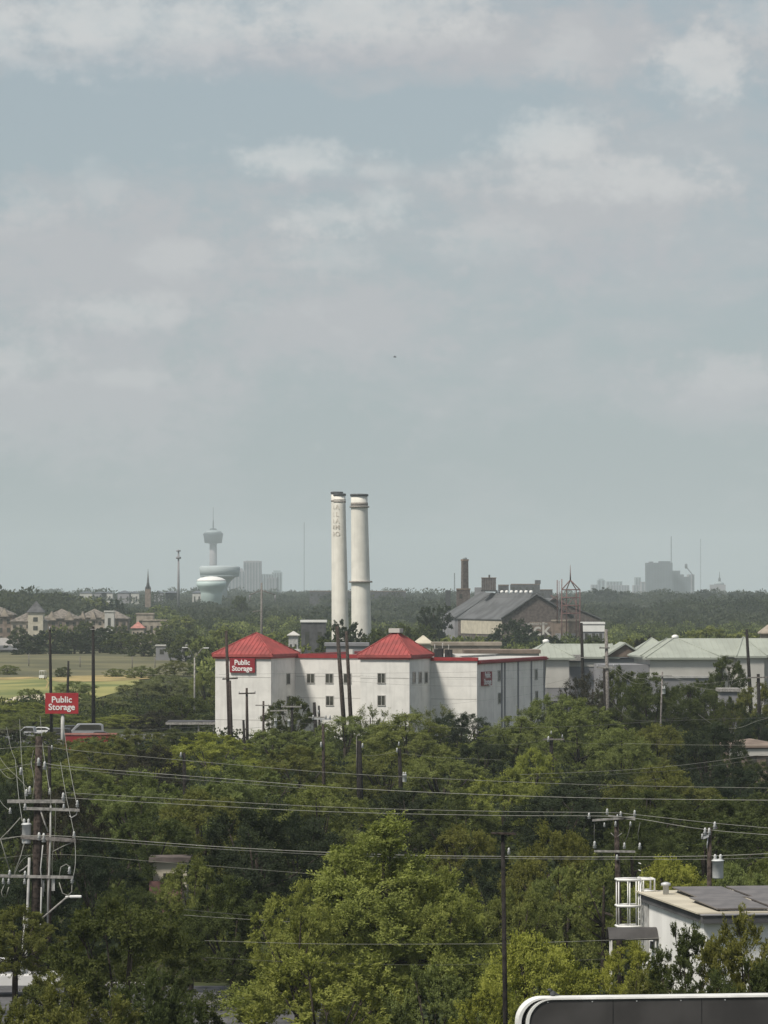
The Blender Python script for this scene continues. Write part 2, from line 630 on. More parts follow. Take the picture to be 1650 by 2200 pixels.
def patch(name, rows, m, lift, n=22):
    """rows: (depth, left pixel, right pixel) of a ground patch, interpolated smoothly"""
    d = [r[0] for r in rows]
    ysl = np.linspace(d[0], d[-1], 34)
    def xf(y):
        return px_x(np.interp(y, d, [r[1] for r in rows]), y), px_x(np.interp(y, d, [r[2] for r in rows]), y)
    o = grid_sheet(name, [float(v) for v in ysl], None, n, lift, m, xf)
    return tag(o, kind='structure')


patch('rough_grass', [(868, -160, 520), (900, -160, 540), (1120, -160, 560), (1200, -160, 560)], M['rough'], 0.10)
patch('fairway', [(660, -160, 120), (700, -160, 210), (760, -160, 300), (830, -160, 300), (850, -160, 240), (866, -160, 90)], M['fairway'], 0.12)
patch('dry_grass', [(800, 130, 250), (820, 112, 320), (842, 110, 330), (862, 120, 300), (874, 150, 260)], M['drygrass'], 0.16)
patch('dry_grass', [(846, -160, 40), (860, -160, 96), (872, -160, 60)], M['drygrass'], 0.17)
patch('sand_bunker', [(676, 10, 40), (682, 10, 78), (700, 24, 110), (712, 40, 112), (716, 70, 108)], M['sand'], 0.18)
patch('cart_path', [(752, 98, 101), (800, 103, 106), (846, 97, 100), (856, 88, 91)], M['drygrass'], 0.2, 4)

# parking area at the foot of the trees, with a kerb
mb = MB()
mb.b2(-34, -3, 150, 189, -0.2, 0.02)
tag(mb.build('road', M['asphalt']), kind='structure')
mb = MB()
mb.b2(-34, -11.9, 189.0, 189.5, -0.1, 0.16)
mb.b2(-9.3, -7.2, 180.6, 181.2, -0.1, 0.17)
tag(mb.build('kerb', M['kerb']), kind='structure')
mb = MB()
mb.b2(-60, -30, 486, 520, -0.2, 0.02)
tag(mb.build('parking_lot', M['asphalt']), kind='structure')


# ------------------------------------------------------------------ building helpers
class Frame:
    """local frame of a turned building; turns photo pixels into points on its walls"""
    def __init__(self, loc, rz):
        self.o, self.rz = Vector(loc), rz
        self.inv = Matrix.Rotation(-rz, 3, 'Z')

    def ray(self, px, py):
        p = at(px, py, 100.0)
        o = Vector((0, 0, CAMZ))
        return self.inv @ (o - self.o), self.inv @ (p - o)

    def front(self, px, py, v):
        o, d = self.ray(px, py)
        t = (v - o.y) / d.y
        return (o + d * t).x, (o + d * t).z

    def side(self, px, py, u):
        o, d = self.ray(px, py)
        t = (u - o.x) / d.x
        return (o + d * t).y, (o + d * t).z


def hip_roof(x0, x1, y0, y1, z0, h, ridge=0.0, th=0.25, rib=0.0, flat=0.0):
    """hip roof over a rectangle: ridge along x (ridge = its half length), optional seams"""
    mb = MB()
    cx, cy = (x0 + x1) / 2, (y0 + y1) / 2
    mb.b2(x0, x1, y0, y1, z0 - th, z0)
    zt = z0 + h
    f = max(flat, 0.02)
    e = 0.006
    vs = [(x0, y0, z0 + e), (x1, y0, z0 + e), (x1, y1, z0 + e), (x0, y1, z0 + e),
          (cx - ridge - f, cy - f, zt), (cx + ridge + f, cy - f, zt), (cx + ridge + f, cy + f, zt), (cx - ridge - f, cy + f, zt)]
    mb.add(vs, [(0, 1, 5, 4), (1, 2, 6, 5), (2, 3, 7, 6), (3, 0, 4, 7), (4, 5, 6, 7), (0, 3, 2, 1)])
    if rib:
        hx, hy = (x1 - x0) / 2 - ridge, (y1 - y0) / 2
        n = int((x1 - x0) / rib)
        for i in range(1, n):
            x = x0 + (x1 - x0) * i / n
            k = min(1.0, (x - x0) / hx, (x1 - x) / hx)
            mb.tube([(x, y0 + 0.02, z0 + 0.03), (x, y0 + k * hy * 0.98, z0 + k * h * 0.98 + 0.03)], 0.05, 4)
        n = int((y1 - y0) / rib)
        for i in range(1, n):
            y = y0 + (y1 - y0) * i / n
            k = min(1.0, (y - y0) / hy, (y1 - y) / hy)
            mb.tube([(x1 - 0.02, y, z0 + 0.03), (x1 - k * hx * 0.98, y, z0 + k * h * 0.98 + 0.03)], 0.05, 4)
        for (ax, ay, s) in ((x0, y0, -1), (x1, y0, 1), (x1, y1, 1)):
            mb.tube([(ax, ay, z0 + 0.05), (cx + s * ridge, cy, zt + 0.03)], 0.10, 5)
    return mb


def win_front(u0, u1, z0, z1, v, parent, name='window', deep=0.12):
    w = MB().b2(u0, u1, v - 0.02, v + 0.10, z0, z1).build(name, M['glass'], parent)
    fr = MB()
    t = 0.09
    fr.b2(u0 - t, u1 + t, v - 0.06, v + 0.02, z1, z1 + t)
    fr.b2(u0 - t, u1 + t, v - 0.10, v + 0.02, z0 - t, z0)
    fr.b2(u0 - t, u0, v - 0.06, v + 0.02, z0, z1)
    fr.b2(u1, u1 + t, v - 0.06, v + 0.02, z0, z1)
    fr.b2((u0 + u1) / 2 - 0.03, (u0 + u1) / 2 + 0.03, v - 0.045, v - 0.021, z0, z1)
    fr.build('frame', M['frame'], w)
    return w


def win_side(v0, v1, z0, z1, u, parent, name='window'):
    w = MB().b2(u - 0.10, u + 0.02, v0, v1, z0, z1).build(name, M['glass'], parent)
    fr = MB()
    t = 0.12
    fr.b2(u - 0.02, u + 0.06, v0 - t, v1 + t, z1, z1 + t)
    fr.b2(u - 0.02, u + 0.10, v0 - t, v1 + t, z0 - t, z0)
    fr.b2(u - 0.02, u + 0.06, v0 - t, v0, z0, z1)
    fr.b2(u - 0.02, u + 0.06, v1, v1 + t, z0, z1)
    fr.build('frame', M['frame'], w)
    return w


# ------------------------------------------------------------------ the storage building
FS = Frame((-22.1, 488.0, 0.0), R(-19))
B = thing('storage_building', 'white three storey storage building with two red hip roofs', 'building', FS.o, FS.rz)
ZE, ZM, ZB = 11.45, 11.25, 11.0
# main body behind the towers
mb = MB()
mb.b2(7.3, 19.6, 9.1, 40, -0.5, ZM)
mb.b2(19.6, 26.0, 9.45, 40, -0.5, ZM - 0.01)
wall = mb.build('wall', M['stucco'], B)
MB().b2(32.88, 32.905, 9.62, 40.48, -0.5, ZB - 0.01).build('side_cladding', M['wing_lit_stucco'], B)  # thin sheet over the wing wall, its lighter colour stands in for sunlight
fw = MB().b2(26.0, 32.9, 9.6, 40.5, -0.5, ZB)
wing = fw.build('wing_wall', M['stucco'], B)
ti, tr_ = 10.35, 0
lo = MB().b2(26.6, 32.9 - 0.15, 40.5, 41.0, -0.5, 10.4).build('rear_wall', M['stucco'], B)
# red parapets
mb = MB()
mb.b2(7.8, 19.6, 8.95, 9.35, ZM - 0.1, ZM + 0.42)
mb.b2(7.8, 8.2, 9.35, 40.1, ZM - 0.1, ZM + 0.42)
mb.build('parapet', M['red_trim'], B)
mb = MB()
mb.b2(26.6, 33.05, 9.42, 9.78, ZB - 0.12, ZB + 0.34)
mb.build('parapet', M['red_trim'], B)
mb = MB()
mb.b2(32.75, 33.15, 9.78, 41.0, ZB - 0.55, ZB - 0.05)
mb.b2(33.15, 33.35, 9.9, 41.0, ZB - 0.42, ZB - 0.2)
mb.b2(26.6, 32.75, 40.6, 41.0, ZB - 0.55, ZB + 0.02)
mb.build('parapet', M['red_trim'], B)
mb = MB()
mb.b2(8.2, 26.4, 10.2, 39.9, ZM, ZM + 0.05)
mb.b2(26.6, 32.7, 10.0, 40.5, ZB - 0.05, ZB + 0.02)
mb.build('flat_roof', M['pale_wall'], B)
# towers
for k, (u0, u1, v0, v1) in enumerate(((0, 7.8, 0, 9.5), (19.8, 26.5, 1.0, 9.6))):
    tw = MB().b2(u0, u1, v0, v1, -0.5, ZE).build('corner_tower', M['stucco'], B)
    z0 = ZE + 0.3
    hh = (2.75, 3.0)[k]
    hip_roof(u0 - 0.35, u1 + 0.35, v0 - 0.35, v1 + 0.6, z0, hh, rib=0.55, th=0.35, flat=(0.0, 0.0)[k]).build('hip_roof', M['red_roof'], tw)
    tb = MB()
    tb.b2(u0 - 0.25, u1 + 0.25, v0 - 0.25, v0 - 0.002, ZE - 0.25, ZE - 0.06)
    tb.b2(u1 + 0.002, u1 + 0.25, v0 - 0.25, v1, ZE - 0.25, ZE - 0.06)
    tb.build('eave_band', M['red_trim'], tw)
    if k == 1:
        cx, cy = (u0 + u1) / 2, (v0 + v1 + 0.25) / 2
        MB().box((cx, cy, z0 + hh + 0.12), (1.5, 1.5, 0.55)).build('roof_cap', M['pale_wall'], tw)
    # stucco joints
    for z in (ZE - 2.75, ZE - 8.3):
        MB().b2(u0 + 0.02, u1 - 0.02, v0 - 0.012, v0 + 0.02, z, z + 0.07).build('wall_joint', M['joint'], tw)
for z in (ZE - 2.75, ZE - 5.6):
    MB().b2(26.6, 32.85, 9.588, 9.62, z, z + 0.06).build('wall_joint', M['joint'], B)
    MB().b2(7.9, 19.7, 9.088, 9.12, z, z + 0.06).build('wall_joint', M['joint'], B)


def wf(px0, px1, py0, py1, v, parent=B):
    a, z1 = FS.front(px0, py0, v)
    b, z0 = FS.front(px1, py1, v)
    win_front(a, b, z0, z1, v, parent)


def ws(px0, px1, py0, py1, u, parent=B):
    a, z1 = FS.side(px0, py0, u)
    b, z0 = FS.side(px1, py1, u)
    win_side(a, b, z0, z1, u, parent)


wf(660, 675, 1448, 1467, 9.1)
wf(700, 715, 1448, 1467, 9.1)
wf(739, 754, 1448, 1467, 9.1)
wf(701, 716, 1496, 1515, 9.1)
wf(812, 827, 1447, 1467, 1.0)
wf(812, 827, 1495, 1515, 1.0)
ws(615.5, 622.5, 1448, 1469, 7.8)
ws(616, 623, 1497, 1516, 7.8)
for p in (886.5, 899.5, 912.5):
    ws(p, p + 5.5, 1445, 1466, 26.5)
for (p, y) in ((1069.5, 1441.5), (1149, 1438.5), (1070, 1490), (1150, 1486)):
    ws(p, p + 5, y, y + 20, 32.9)
for p in (1077.5, 1084, 1112.5, 1141, 1168.5):
    v, z = FS.side(p, 1450, 32.9)
    MB().b2(32.91, 33.0, v - 0.22, v + 0.22, 0, ZB - 0.57).build('downspout', M['grey_wall'], B)
# wall signs
a, z1 = FS.front(495, 1414, 0)
b, z0 = FS.front(549, 1445, 0)
sg = MB().b2(a, b, -0.28, -0.02, z0, z1).build('wall_sign', M['sign_dark'], B)
put_text('Public\nStorage', 1.05, M['letter'], sg, ((a + b) / 2, -0.30, (z0 + z1) / 2 - 0.03), (R(90), 0, 0), 0.022, (b - a) * 0.80)
a, z1 = FS.side(1033, 1443.5, 32.9)
b, z0 = FS.side(1053.5, 1472, 32.9)
sg = MB().b2(32.92, 33.14, a, b, z0, z1).build('wall_sign', M['sign_dark'], B)
put_text('Public\nStorage', 1.05, M['letter'], sg, (33.16, (a + b) / 2 + 0.1, (z0 + z1) / 2), (R(90), 0, R(90)), 0.02, (b - a) * 0.76)
# vents and plant on the roofs
for i, (px, w, h, d) in enumerate(((938, 0.55, 0.75, 0.5), (947, 0.6, 0.85, 0.6), (961, 0.6, 0.7, 0.5), (967, 0.5, 0.7, 0.5))):
    u, _ = FS.front(px, 1400, 11.6)
    MB().box((u, 11.6, ZB + 0.02 + h / 2 + 0.3), (w, d, h + 0.6)).build('roof_vent', M['dark'], B)
u, _ = FS.front(984, 1405, 12.4)
MB().prism([(u - 0.9, 12, ZB + 0.03), (u + 1.3, 12, ZB + 0.03), (u - 0.7, 12, ZB + 0.75)], (0, 0.5, 0)).build('roof_hatch', M['pale_wall'], B)
for px, top in ((934, 1384), (951, 1381), (964, 1384)):
    u, z = FS.front(px, top, 12.6)
    MB().tube([(u, 12.6, ZB), (u, 12.6, z)], 0.07, 6).build('roof_pipe', M['arm'], B)
for px, py, dx in ((626, 1392, 2.0), (640, 1395, 3.0), (754, 1396, 1.0)):
    u, z = FS.front(px, py, 14)
    MB().box((u, 14, ZM + 0.5), (0.7, 0.7, 1.0)).build('roof_vent', M['pale_wall'], B)

# ------------------------------------------------------------------ pole sign, red wall, vehicles in the lot
p = at(133, 1511, 452)
T = thing('pole_sign', 'red rectangular roadside sign with white rounded lettering on a white pole', 'sign', (p.x, p.y, 0))
sgn = MB().box((0, 0, p.z), (4.0, 0.5, 2.5)).build('sign_panel', M['sign_red'], T)
put_text('Public\nStorage', 1.05, M['letter'], sgn, (0.0, -0.27, p.z - 0.02), (R(90), 0, 0), 0.022, 3.2)
MB().tube([(0.08, 0.1, 0), (0.08, 0.1, p.z - 1.3)], 0.22, 10).build('pole', M['white_pipe'], T)

p0, p1 = at(140, 1586, 462), at(250, 1586, 462)
T = thing('low_wall', 'low red painted wall with a pale coping beside the parked vehicles', 'wall', ((p0.x + p1.x) / 2, 462, 0))
wl = p1.x - p0.x
MB().b2(-wl / 2, wl / 2, 0, 0.3, 0, 2.15).build('wall_panel', M['red_trim'], T)
MB().b2(-wl / 2 - 0.1, wl / 2 + 0.1, -0.1, 0.4, 2.2, 2.4).build('coping', M['terracotta'], T)


def wheel(x, y, r, parent, w=0.22):
    o = MB().tube([(x, y - w / 2, r), (x, y + w / 2, r)], r, 16).build('wheel', M['tyre'], parent)
    MB().tube([(x, y - w / 2 - 0.012, r), (x, y - w / 2 - 0.002, r)], r * 0.6, 12).build('rim', M['steel'], o)
    return o


def car(name, label, x, y, rz, body_m, kind='sedan', cat='car'):
    T = thing(name, label, cat, (x, y, g1(x, y) + 0.03), rz, 'vehicles parked in the lot')
    pr = {
        'sedan': ([(-2.2, .35), (-2.25, .75), (-2.1, .95), (-1.3, 1.0), (1.0, .98), (2.1, .85), (2.25, .6), (2.2, .35)],
                  [(-1.75, .98), (-1.1, 1.42), (0.2, 1.45), (1.05, .97)], 1.75),
        'suv': ([(-2.3, .4), (-2.35, 1.0), (-2.2, 1.12), (1.1, 1.12), (2.2, 1.02), (2.35, .7), (2.3, .4)],
                [(-2.2, 1.1), (-1.95, 1.75), (0.3, 1.78), (1.1, 1.1)], 1.85),
        'van': ([(-2.6, .4), (-2.65, 1.1), (-2.6, 1.15), (1.7, 1.15), (2.4, 1.0), (2.6, .7), (2.55, .4)],
                [(-2.6, 1.14), (-2.55, 2.0), (-2.2, 2.2), (0.9, 2.2), (1.9, 1.14)], 1.95),
        'pickup': ([(-2.7, .5), (-2.75, 1.1), (-0.7, 1.12), (1.2, 1.12), (2.5, 1.05), (2.7, .75), (2.65, .5)],
                   [(-0.75, 1.1), (-0.6, 1.78), (0.7, 1.8), (1.45, 1.1)], 1.9),
        'truck': ([(-3.2, .55), (-3.25, 1.15), (-0.9, 1.2), (1.6, 1.3), (2.3, 1.3), (2.75, 1.2), (2.85, .8), (2.8, .55)],
                  [(-1.2, 1.2), (-1.1, 2.05), (0.3, 2.1), (1.25, 1.3)], 2.1)}[kind]
    lo, hi, w = pr
    body = fix_normals(MB().prism([(x, -w / 2, z) for x, z in lo], (0, w, 0)).build('body', body_m, T))
    bm_ = body.modifiers.new('edge', 'BEVEL')
    bm_.width = 0.08
    bm_.segments = 2
    cab = fix_normals(MB().prism([(x, -w / 2 + 0.12, z) for x, z in hi], (0, w - 0.24, 0)).build('cabin', body_m, T))
    bm_ = cab.modifiers.new('edge', 'BEVEL')
    bm_.width = 0.06
    bm_.segments = 2
    # side and front glass, proud of the cabin
    xs = [q[0] for q in hi]
    zs = [q[1] for q in hi]
    zc = sum(zs) / len(zs)
    xc = sum(xs) / len(xs)
    sh = [((x - xc) * 0.80 + xc, (z - zc) * 0.66 + zc + 0.03) for x, z in hi]
    for s in (-1, 1):
        y0 = s * (w / 2 - 0.11)
        fix_normals(MB().prism([(x, y0, z) for x, z in sh], (0, 0.02 * s, 0)).build('side_window', M['glass'], T))
    a, b = hi[-2], hi[-1]
    n = Vector((b[1] - a[1], 0, a[0] - b[0])).normalized() * -1
    qa = Vector((a[0] * .85 + b[0] * .15, 0, a[1] * .85 + b[1] * .15)) + n * 0.015
    qb = Vector((a[0] * .12 + b[0] * .88, 0, a[1] * .12 + b[1] * .88)) + n * 0.015
    h = w / 2 - 0.25
    fix_normals(MB().prism([qa + Vector((0, -h, 0)), qa + Vector((0, h, 0)), qb + Vector((0, h, 0)), qb + Vector((0, -h, 0))], n * 0.02).build('windscreen', M['glass'], T))
    r = 0.34 if kind in ('sedan',) else 0.4
    for wx in (lo[0][0] + 0.85, lo[-1][0] - 0.85):
        for s in (-1, 1):
            wheel(wx, s * (w / 2 - 0.08), r, T)
    for s in (-1, 1):
        MB().box((lo[-2][0] - 0.02, s * (w / 2 - 0.3), lo[-2][1] + 0.05), (0.10, 0.32, 0.16)).build('headlight', M['porcelain'], T)
    return T


def P(px, y):
    return px_x(px, y)


car('parked_car', 'dark sedan parked beside the silver van under the red sign', P(118, 496), 496, R(172), M['car_black'], 'suv')
car('parked_van', 'pale silver van parked beyond the red low wall', P(182, 500), 500, R(185), M['car_silver'], 'van', 'van')
car('parked_pickup', 'black pickup truck parked beneath the big red sign', P(150, 505), 505, R(8), M['car_black'], 'pickup', 'pickup truck')
car('parked_pickup', 'pale grey pickup truck parked at the far end of the lot', P(66, 500), 500, R(176), M['car_silver'], 'pickup', 'pickup truck')
car('parked_car', 'dark car parked just beyond the red wall end', P(222, 492), 492, R(4), M['car_black'], 'sedan')
car('parked_car', 'white car parked beneath the trees by the pale pickup', P(84, 508), 508, R(180), M['car_white'], 'sedan')
car('parked_pickup', 'white pickup truck parked under trees beside the cluttered utility pole', P(20, 184.5), 184.5, R(183), M['car_white'], 'pickup', 'pickup truck')

# loading dock roof beside the storage building
T = thing('carport', 'low dark carport with a white fascia against the white storage building', 'carport', (P(425, 500), 500, 0))
MB().b2(-4.2, 2.3, 0, 6, 2.3, 2.5).build('roof', M['slate'], T)
MB().b2(-4.3, 2.3, -0.12, -0.01, 2.1, 2.4).build('fascia', M['arm'], T)
for x in (-3.8, 0, 2.0):
    MB().b2(x, x + 0.2, 0.2, 0.4, 0, 2.3).build('post', M['arm'], T)

# ------------------------------------------------------------------ smokestacks
def stack(px0t, px1t, px0b, px1b, topy, boty, D, label, bands, cap=True, letters=False):
    k = D / F
    xt, xb = (px0t + px1t) / 2, (px0b + px1b) / 2
    zt, zb = at(0, topy, D).z, at(0, boty, D).z
    rt, rb = (px1t - px0t) / 2 * k, (px1b - px0b) / 2 * k
    x = (xb - 825) * k
    lean = (xt - xb) * k
    T = thing('smokestack', label, 'smokestack', (x, D, 0), 0, 'old smokestacks rising over the trees')
    H = zt
    mb = MB()
    n = 16
    prof = []
    for i in range(n + 1):
        z = H * i / n
        f = (z - zb) / (zt - zb)
        prof.append((rb + (rt - rb) * f, z))
    mb.lathe(prof, (0, 0, 0), 28)
    for v in mb.v:
        v.x += lean * (v.z - zb) / (zt - zb)
    mb.build('shaft', M['stack'], T)
    if cap:
        MB().lathe([(rt * 1.10, 0), (rt * 1.12, 0.6), (rt * 0.9, 0.7)], (lean, 0, H - 0.15), 28).build('cap', M['soot'], T)
    for (py, w, proud, mm) in bands:
        z = at(0, py, D).z
        f = (z - zb) / (zt - zb)
        r = rb + (rt - rb) * f
        MB().lathe([(r + 0.01, -w / 2), (r + proud, -w / 2 + 0.02), (r + proud, w / 2 - 0.02), (r + 0.01, w / 2)], (lean * f, 0, z), 28).build('band', M[mm], T)
    if letters:
        for ch, py in zip('ALAMO', (1090, 1106, 1120, 1133, 1148)):
            z = at(0, py, D).z
            f = (z - zb) / (zt - zb)
            r = rb + (rt - rb) * f
            for ang, in ((-22,), (-78,)):
                a = R(ang)
                o = put_text(ch, 2.0, M['faded'], T, (lean * f + (r + 0.03) * math.sin(a), -(r + 0.03) * math.cos(a), z), (R(90), 0, a), 0.03)
    return T


stack(717, 742, 716, 749, 1064, 1340, 1150, 'slimmer cream smokestack with faint vertical lettering down its side',
      [(1078, 0.5, 0.12, 'stack_band'), (1074, 0.25, 0.08, 'stack_band')], letters=True)
stack(711.6, 736, 712.5, 742, 1060, 1340, 1185, 'cream smokestack mostly hidden behind the lettered one',
      [(1076, 0.5, 0.12, 'stack_band')])
stack(754, 789.5, 755, 797.5, 1065, 1340, 1140, 'thickest cream smokestack with two dark ring platforms',
      [(1083, 0.9, 0.10, 'stack_band'), (1089, 0.5, 0.45, 'stack_band'), (1250, 0.55, 0.75, 'stack_band')])

# ------------------------------------------------------------------ the old quarry works
def gable_block(name, label, D, gl, gr, ge, gridge, ext, wall_m, roof_m, cat='building', zb=0.0, over=0.6, side_m=None, loc=None):
    """gl/gr/ridge: pixels of the near gable (eave left, eave right, ridge); ext: extrusion to the far end"""
    Lp, Rp, Ap = at(gl[0], gl[1], D), at(gr[0], gr[1], D), at(gridge[0], gridge[1], D)
    o = Vector(((Lp.x + Rp.x) / 2, D, zb))
    T = thing(name, label, cat, o)
    Lp, Rp, Ap = Lp - o, Rp - o, Ap - o
    e = Vector(ext)
    base = -0.5
    gbl = [Vector((Lp.x, 0, base)), Vector((Rp.x, 0, base)), Rp - Vector((0, 0, 0.1)), Ap - Vector((0, 0, 0.1)), Lp - Vector((0, 0, 0.1))]
    fix_normals(MB().prism(gbl, e).build('wall', wall_m, T))
    mb = MB()
    up = Vector((0, 0, 0.35))
    n = e.normalized() * over
    dl = (Lp - Ap).normalized() * over
    dr = (Rp - Ap).normalized() * over
    mb.prism([Ap - n, Lp + dl - n, Lp + dl - n + up, Ap - n + up], e + 2 * n)
    mb.prism([Ap - n + Vector((0, 0, .004)), Rp + dr - n, Rp + dr - n + up, Ap - n + up + Vector((0, 0, .004))], e + 2 * n)
    fix_normals(mb.build('roof', roof_m, T))
    return T, Lp, Rp, Ap


T, Lp, Rp, Ap = gable_block('quarry_hall', 'long hall with a grey metal gable roof and a brown brick gable end', 1250, (1079, 1330), (1228, 1326), 0, (1152, 1279), (-14, 40, 0), M['brick'], M['grey_roof'])
RIDGE = T.location + Ap + Vector((0, 0, 0.72))
for f in (-0.012, 1.012):
    e_ = Vector((-14, 40, 0)) * f + Vector((0, 0, 0.32))
    MB().tube([Lp + e_ + Vector((-.5, 0, -.2)), Ap + e_, Rp + e_ + Vector((.5, 0, -.2))], 0.38, 6).build('bargeboard', M['soot'], T)
# monitor roof along the ridge, row of bright skylights
fix_normals(MB().prism([Ap + Vector((-2.2, 1, -1.0)), Ap + Vector((2.2, 1, -1.0)), Ap + Vector((1.2, 1, 0.7)), Ap + Vector((-1.2, 1, 0.7))], (-13, 37, 0)).build('roof_monitor', M['grey_roof'], T))
pale = MB()
e0 = Lp + Vector((0.02, 0, -0.6))
d = Vector((-14, 40, 0)).normalized()
fix_normals(MB().prism([e0 + Vector((-0.25, 0.2, 0)), e0 + d * 39 + Vector((-0.25, 0, 0)), e0 + d * 39 + Vector((-0.25, 0, -4.6)), e0 + Vector((-0.25, 0.2, -4.6))], (0.2, 0.05, 0)).build('side_cladding', M['cream'], T))
for i in range(6):
    q = e0 + d * (3.5 + 6 * i)
    fix_normals(MB().prism([q + Vector((-0.5, 0, -6)), q + d * 3.4 + Vector((-0.5, 0, -6)), q + d * 3.4 + Vector((-0.5, 0, -8)), q + Vector((-0.5, 0, -8))], (0.2, 0.06, 0)).build('window', M['glass'], T))
# gable end patches: pale frieze and the shop lettering
cen = (Lp + Rp) / 2
MB().b2(cen.x - 2.5, cen.x + 9.0, -0.12, -0.01, Lp.z - 4.2, Lp.z - 1.0).build('frieze', M['stone_dark'], T)
MB().b2(cen.x + 6.4, cen.x + 8.8, -0.16, -0.13, Lp.z - 9.2, Lp.z - 1.2).build('pilaster', M['stone'], T)
xw = (at(1165, 1350, 1250).x - T.location.x)
zl = at(0, 1353, 1250).z
put_text('NORDSTROM', 1.1, M['pale_wall'], T, (at(1152, 0, 1250).x - T.location.x, -0.2, at(0, 1341, 1250).z), (R(90), 0, 0), 0.01, 7.0)
put_text('rack', 4.6, M['pale_wall'], T, (at(1146, 0, 1250).x - T.location.x, -0.2, zl), (R(90), 0, 0), 0.06, 11.0)

T2, *_ = gable_block('quarry_hall', 'rear grey roofed hall stepping back behind the brick gabled hall', 1296, (977, 1327), (1120, 1327), 0, (1058, 1275), (-4, 14, 0), M['grey_wall'], M['grey_roof'])
T3, *_ = gable_block('quarry_shed', 'grey roofed shed reaching behind the red steel frame', 1300, (1140, 1312), (1290, 1330), 0, (1190, 1287), (-6, 30, 0), M['brick'], M['grey_roof'])
# lower brick wing under the gable
T = thing('brick_annex', 'flat roofed brick annex below the red steel frame', 'building', (at(1215, 0, 1235).x, 1235, 0))
MB().b2(-4.5, 4.5, 0, 8, -0.5, at(0, 1335, 1235).z).build('wall', M['stone_dark'], T)
MB().b2(-4.7, 4.7, -0.2, 8.2, at(0, 1335, 1235).z, at(0, 1332, 1235).z).build('coping', M['stone'], T)
for k in range(3):
    MB().b2(-3.6 + 2.6 * k, -1.8 + 2.6 * k, -0.06, -0.01, 2.5, 6).build('window', M['grey_wall'], T)
# roof skylights, eight bright domes on the ridge behind
for i in range(8):
    p = T.location * 0 + RIDGE + Vector((-14, 40, 0)) * (0.86 - 0.107 * i)
    o = MB().lathe([(0.55, 0), (0.62, 0.35), (0.55, 0.75), (0.25, 0.95)], p, 12).build('skylight', M['white'])
    tag(o, 'small white roof vent in a row of eight along the grey ridge', 'roof vent', 'row of white vents on the quarry roof')
p = at(1050, 1256, 1285)
T = thing('water_tank', 'dark slatted tank on the ridge of the quarry roof beside white vents', 'tank', (p.x, p.y, p.z - 2.4))
tk = MB().b2(-2.45, 2.45, -2, 2, 0.5, 4.6).build('tank_body', M['brick'], T)
mb = MB()
for i in range(9):
    mb.b2(-2.4 + i * 0.59, -2.28 + i * 0.59, -2.1, -2.01, 0.6, 4.5)
mb.build('slat', M['grey_wall'], tk)
MB().b2(-2.7, 2.7, -2.2, 2.2, 0, 0.5).build('base_beam', M['soot'], T)
MB().b2(-2.6, 2.6, -2.15, 2.15, 4.6, 4.85).build('rim', M['stone_dark'], T)
MB().tube([(0.2, 0, 4.85), (0.2, 0, 5.8)], 0.3, 8).build('finial', M['soot'], T)
# square brick chimney
p = at(998.5, 1202, 1380)
T = thing('brick_chimney', 'tall square brown brick chimney beside the grey quarry roofs', 'chimney', (p.x, p.y, 0))
hb = p.z - 0.6
MB().box((0, 0, hb / 2), (2.55, 2.55, hb), R(20), 0.80).build('shaft', M['brick'], T)
MB().box((0, 0, hb + 0.35), (2.3, 2.3, 0.7), R(20)).build('crown', M['stone_dark'], T)
MB().lathe([(0.8, 0), (0.8, 0.4), (0.3, 0.9)], (0, 0, hb + 0.7), 12).build('cap', M['city_blue'], T)
# low roofs and far blocks on the ridge by the works
for (x0, x1, y0, y1, D, m, lb) in (
        (981, 1010, 1267, 1300, 1365, 'brick', 'brown brick block at the foot of the square chimney'),
        (957, 968, 1268, 1290, 1500, 'soot', 'small dark block standing alone by the chimney'),
        (1020, 1042, 1262, 1280, 1450, 'grey_wall', 'grey block peeking out beside the roof tank'),
        (1071, 1093, 1258, 1280, 1900, 'slate', 'dark flat topped block beyond the row of white vents'),
        (1098, 1160, 1256, 1285, 2300, 'slate', 'wide dark hazy block with a rooftop hut'),
        (665, 872, 1271, 1300, 2600, 'slate', 'long low dark flat roofed building behind the smokestacks'),
        (1160, 1187, 1268, 1290, 2100, 'slate', 'low dark block beyond the brick gable')):
    a, b = at(x0, y0, D), at(x1, y1, D)
    T = thing('distant_building', lb, 'building', ((a.x + b.x) / 2, D, g1((a.x + b.x) / 2, D)))
    w = b.x - a.x
    zt = a.z - T.location.z
    MB().b2(-w / 2, w / 2, 0, min(w, 30), -1, zt).build('wall', M[m], T)
    if w > 4:
        MB().b2(-w / 2 - 0.15, w / 2 + 0.15, -0.15, 0.25, zt, zt + 0.5).build('parapet', M['stone_dark'], T)
    for i in range(int(min(14, w / 4))):
        MB().b2(-w / 2 + 1 + i * w / min(14, max(1, w / 4)), -w / 2 + 2.2 + i * w / min(14, max(1, w / 4)), -0.05, -0.01, zt - 3.2, zt - 1.6).build('window', M['glass'], T)
    if x0 == 1098:
        MB().b2(6, 9.5, 2, 6, zt + 0.5, zt + 2.8).build('roof_hut', M['slate'], T)

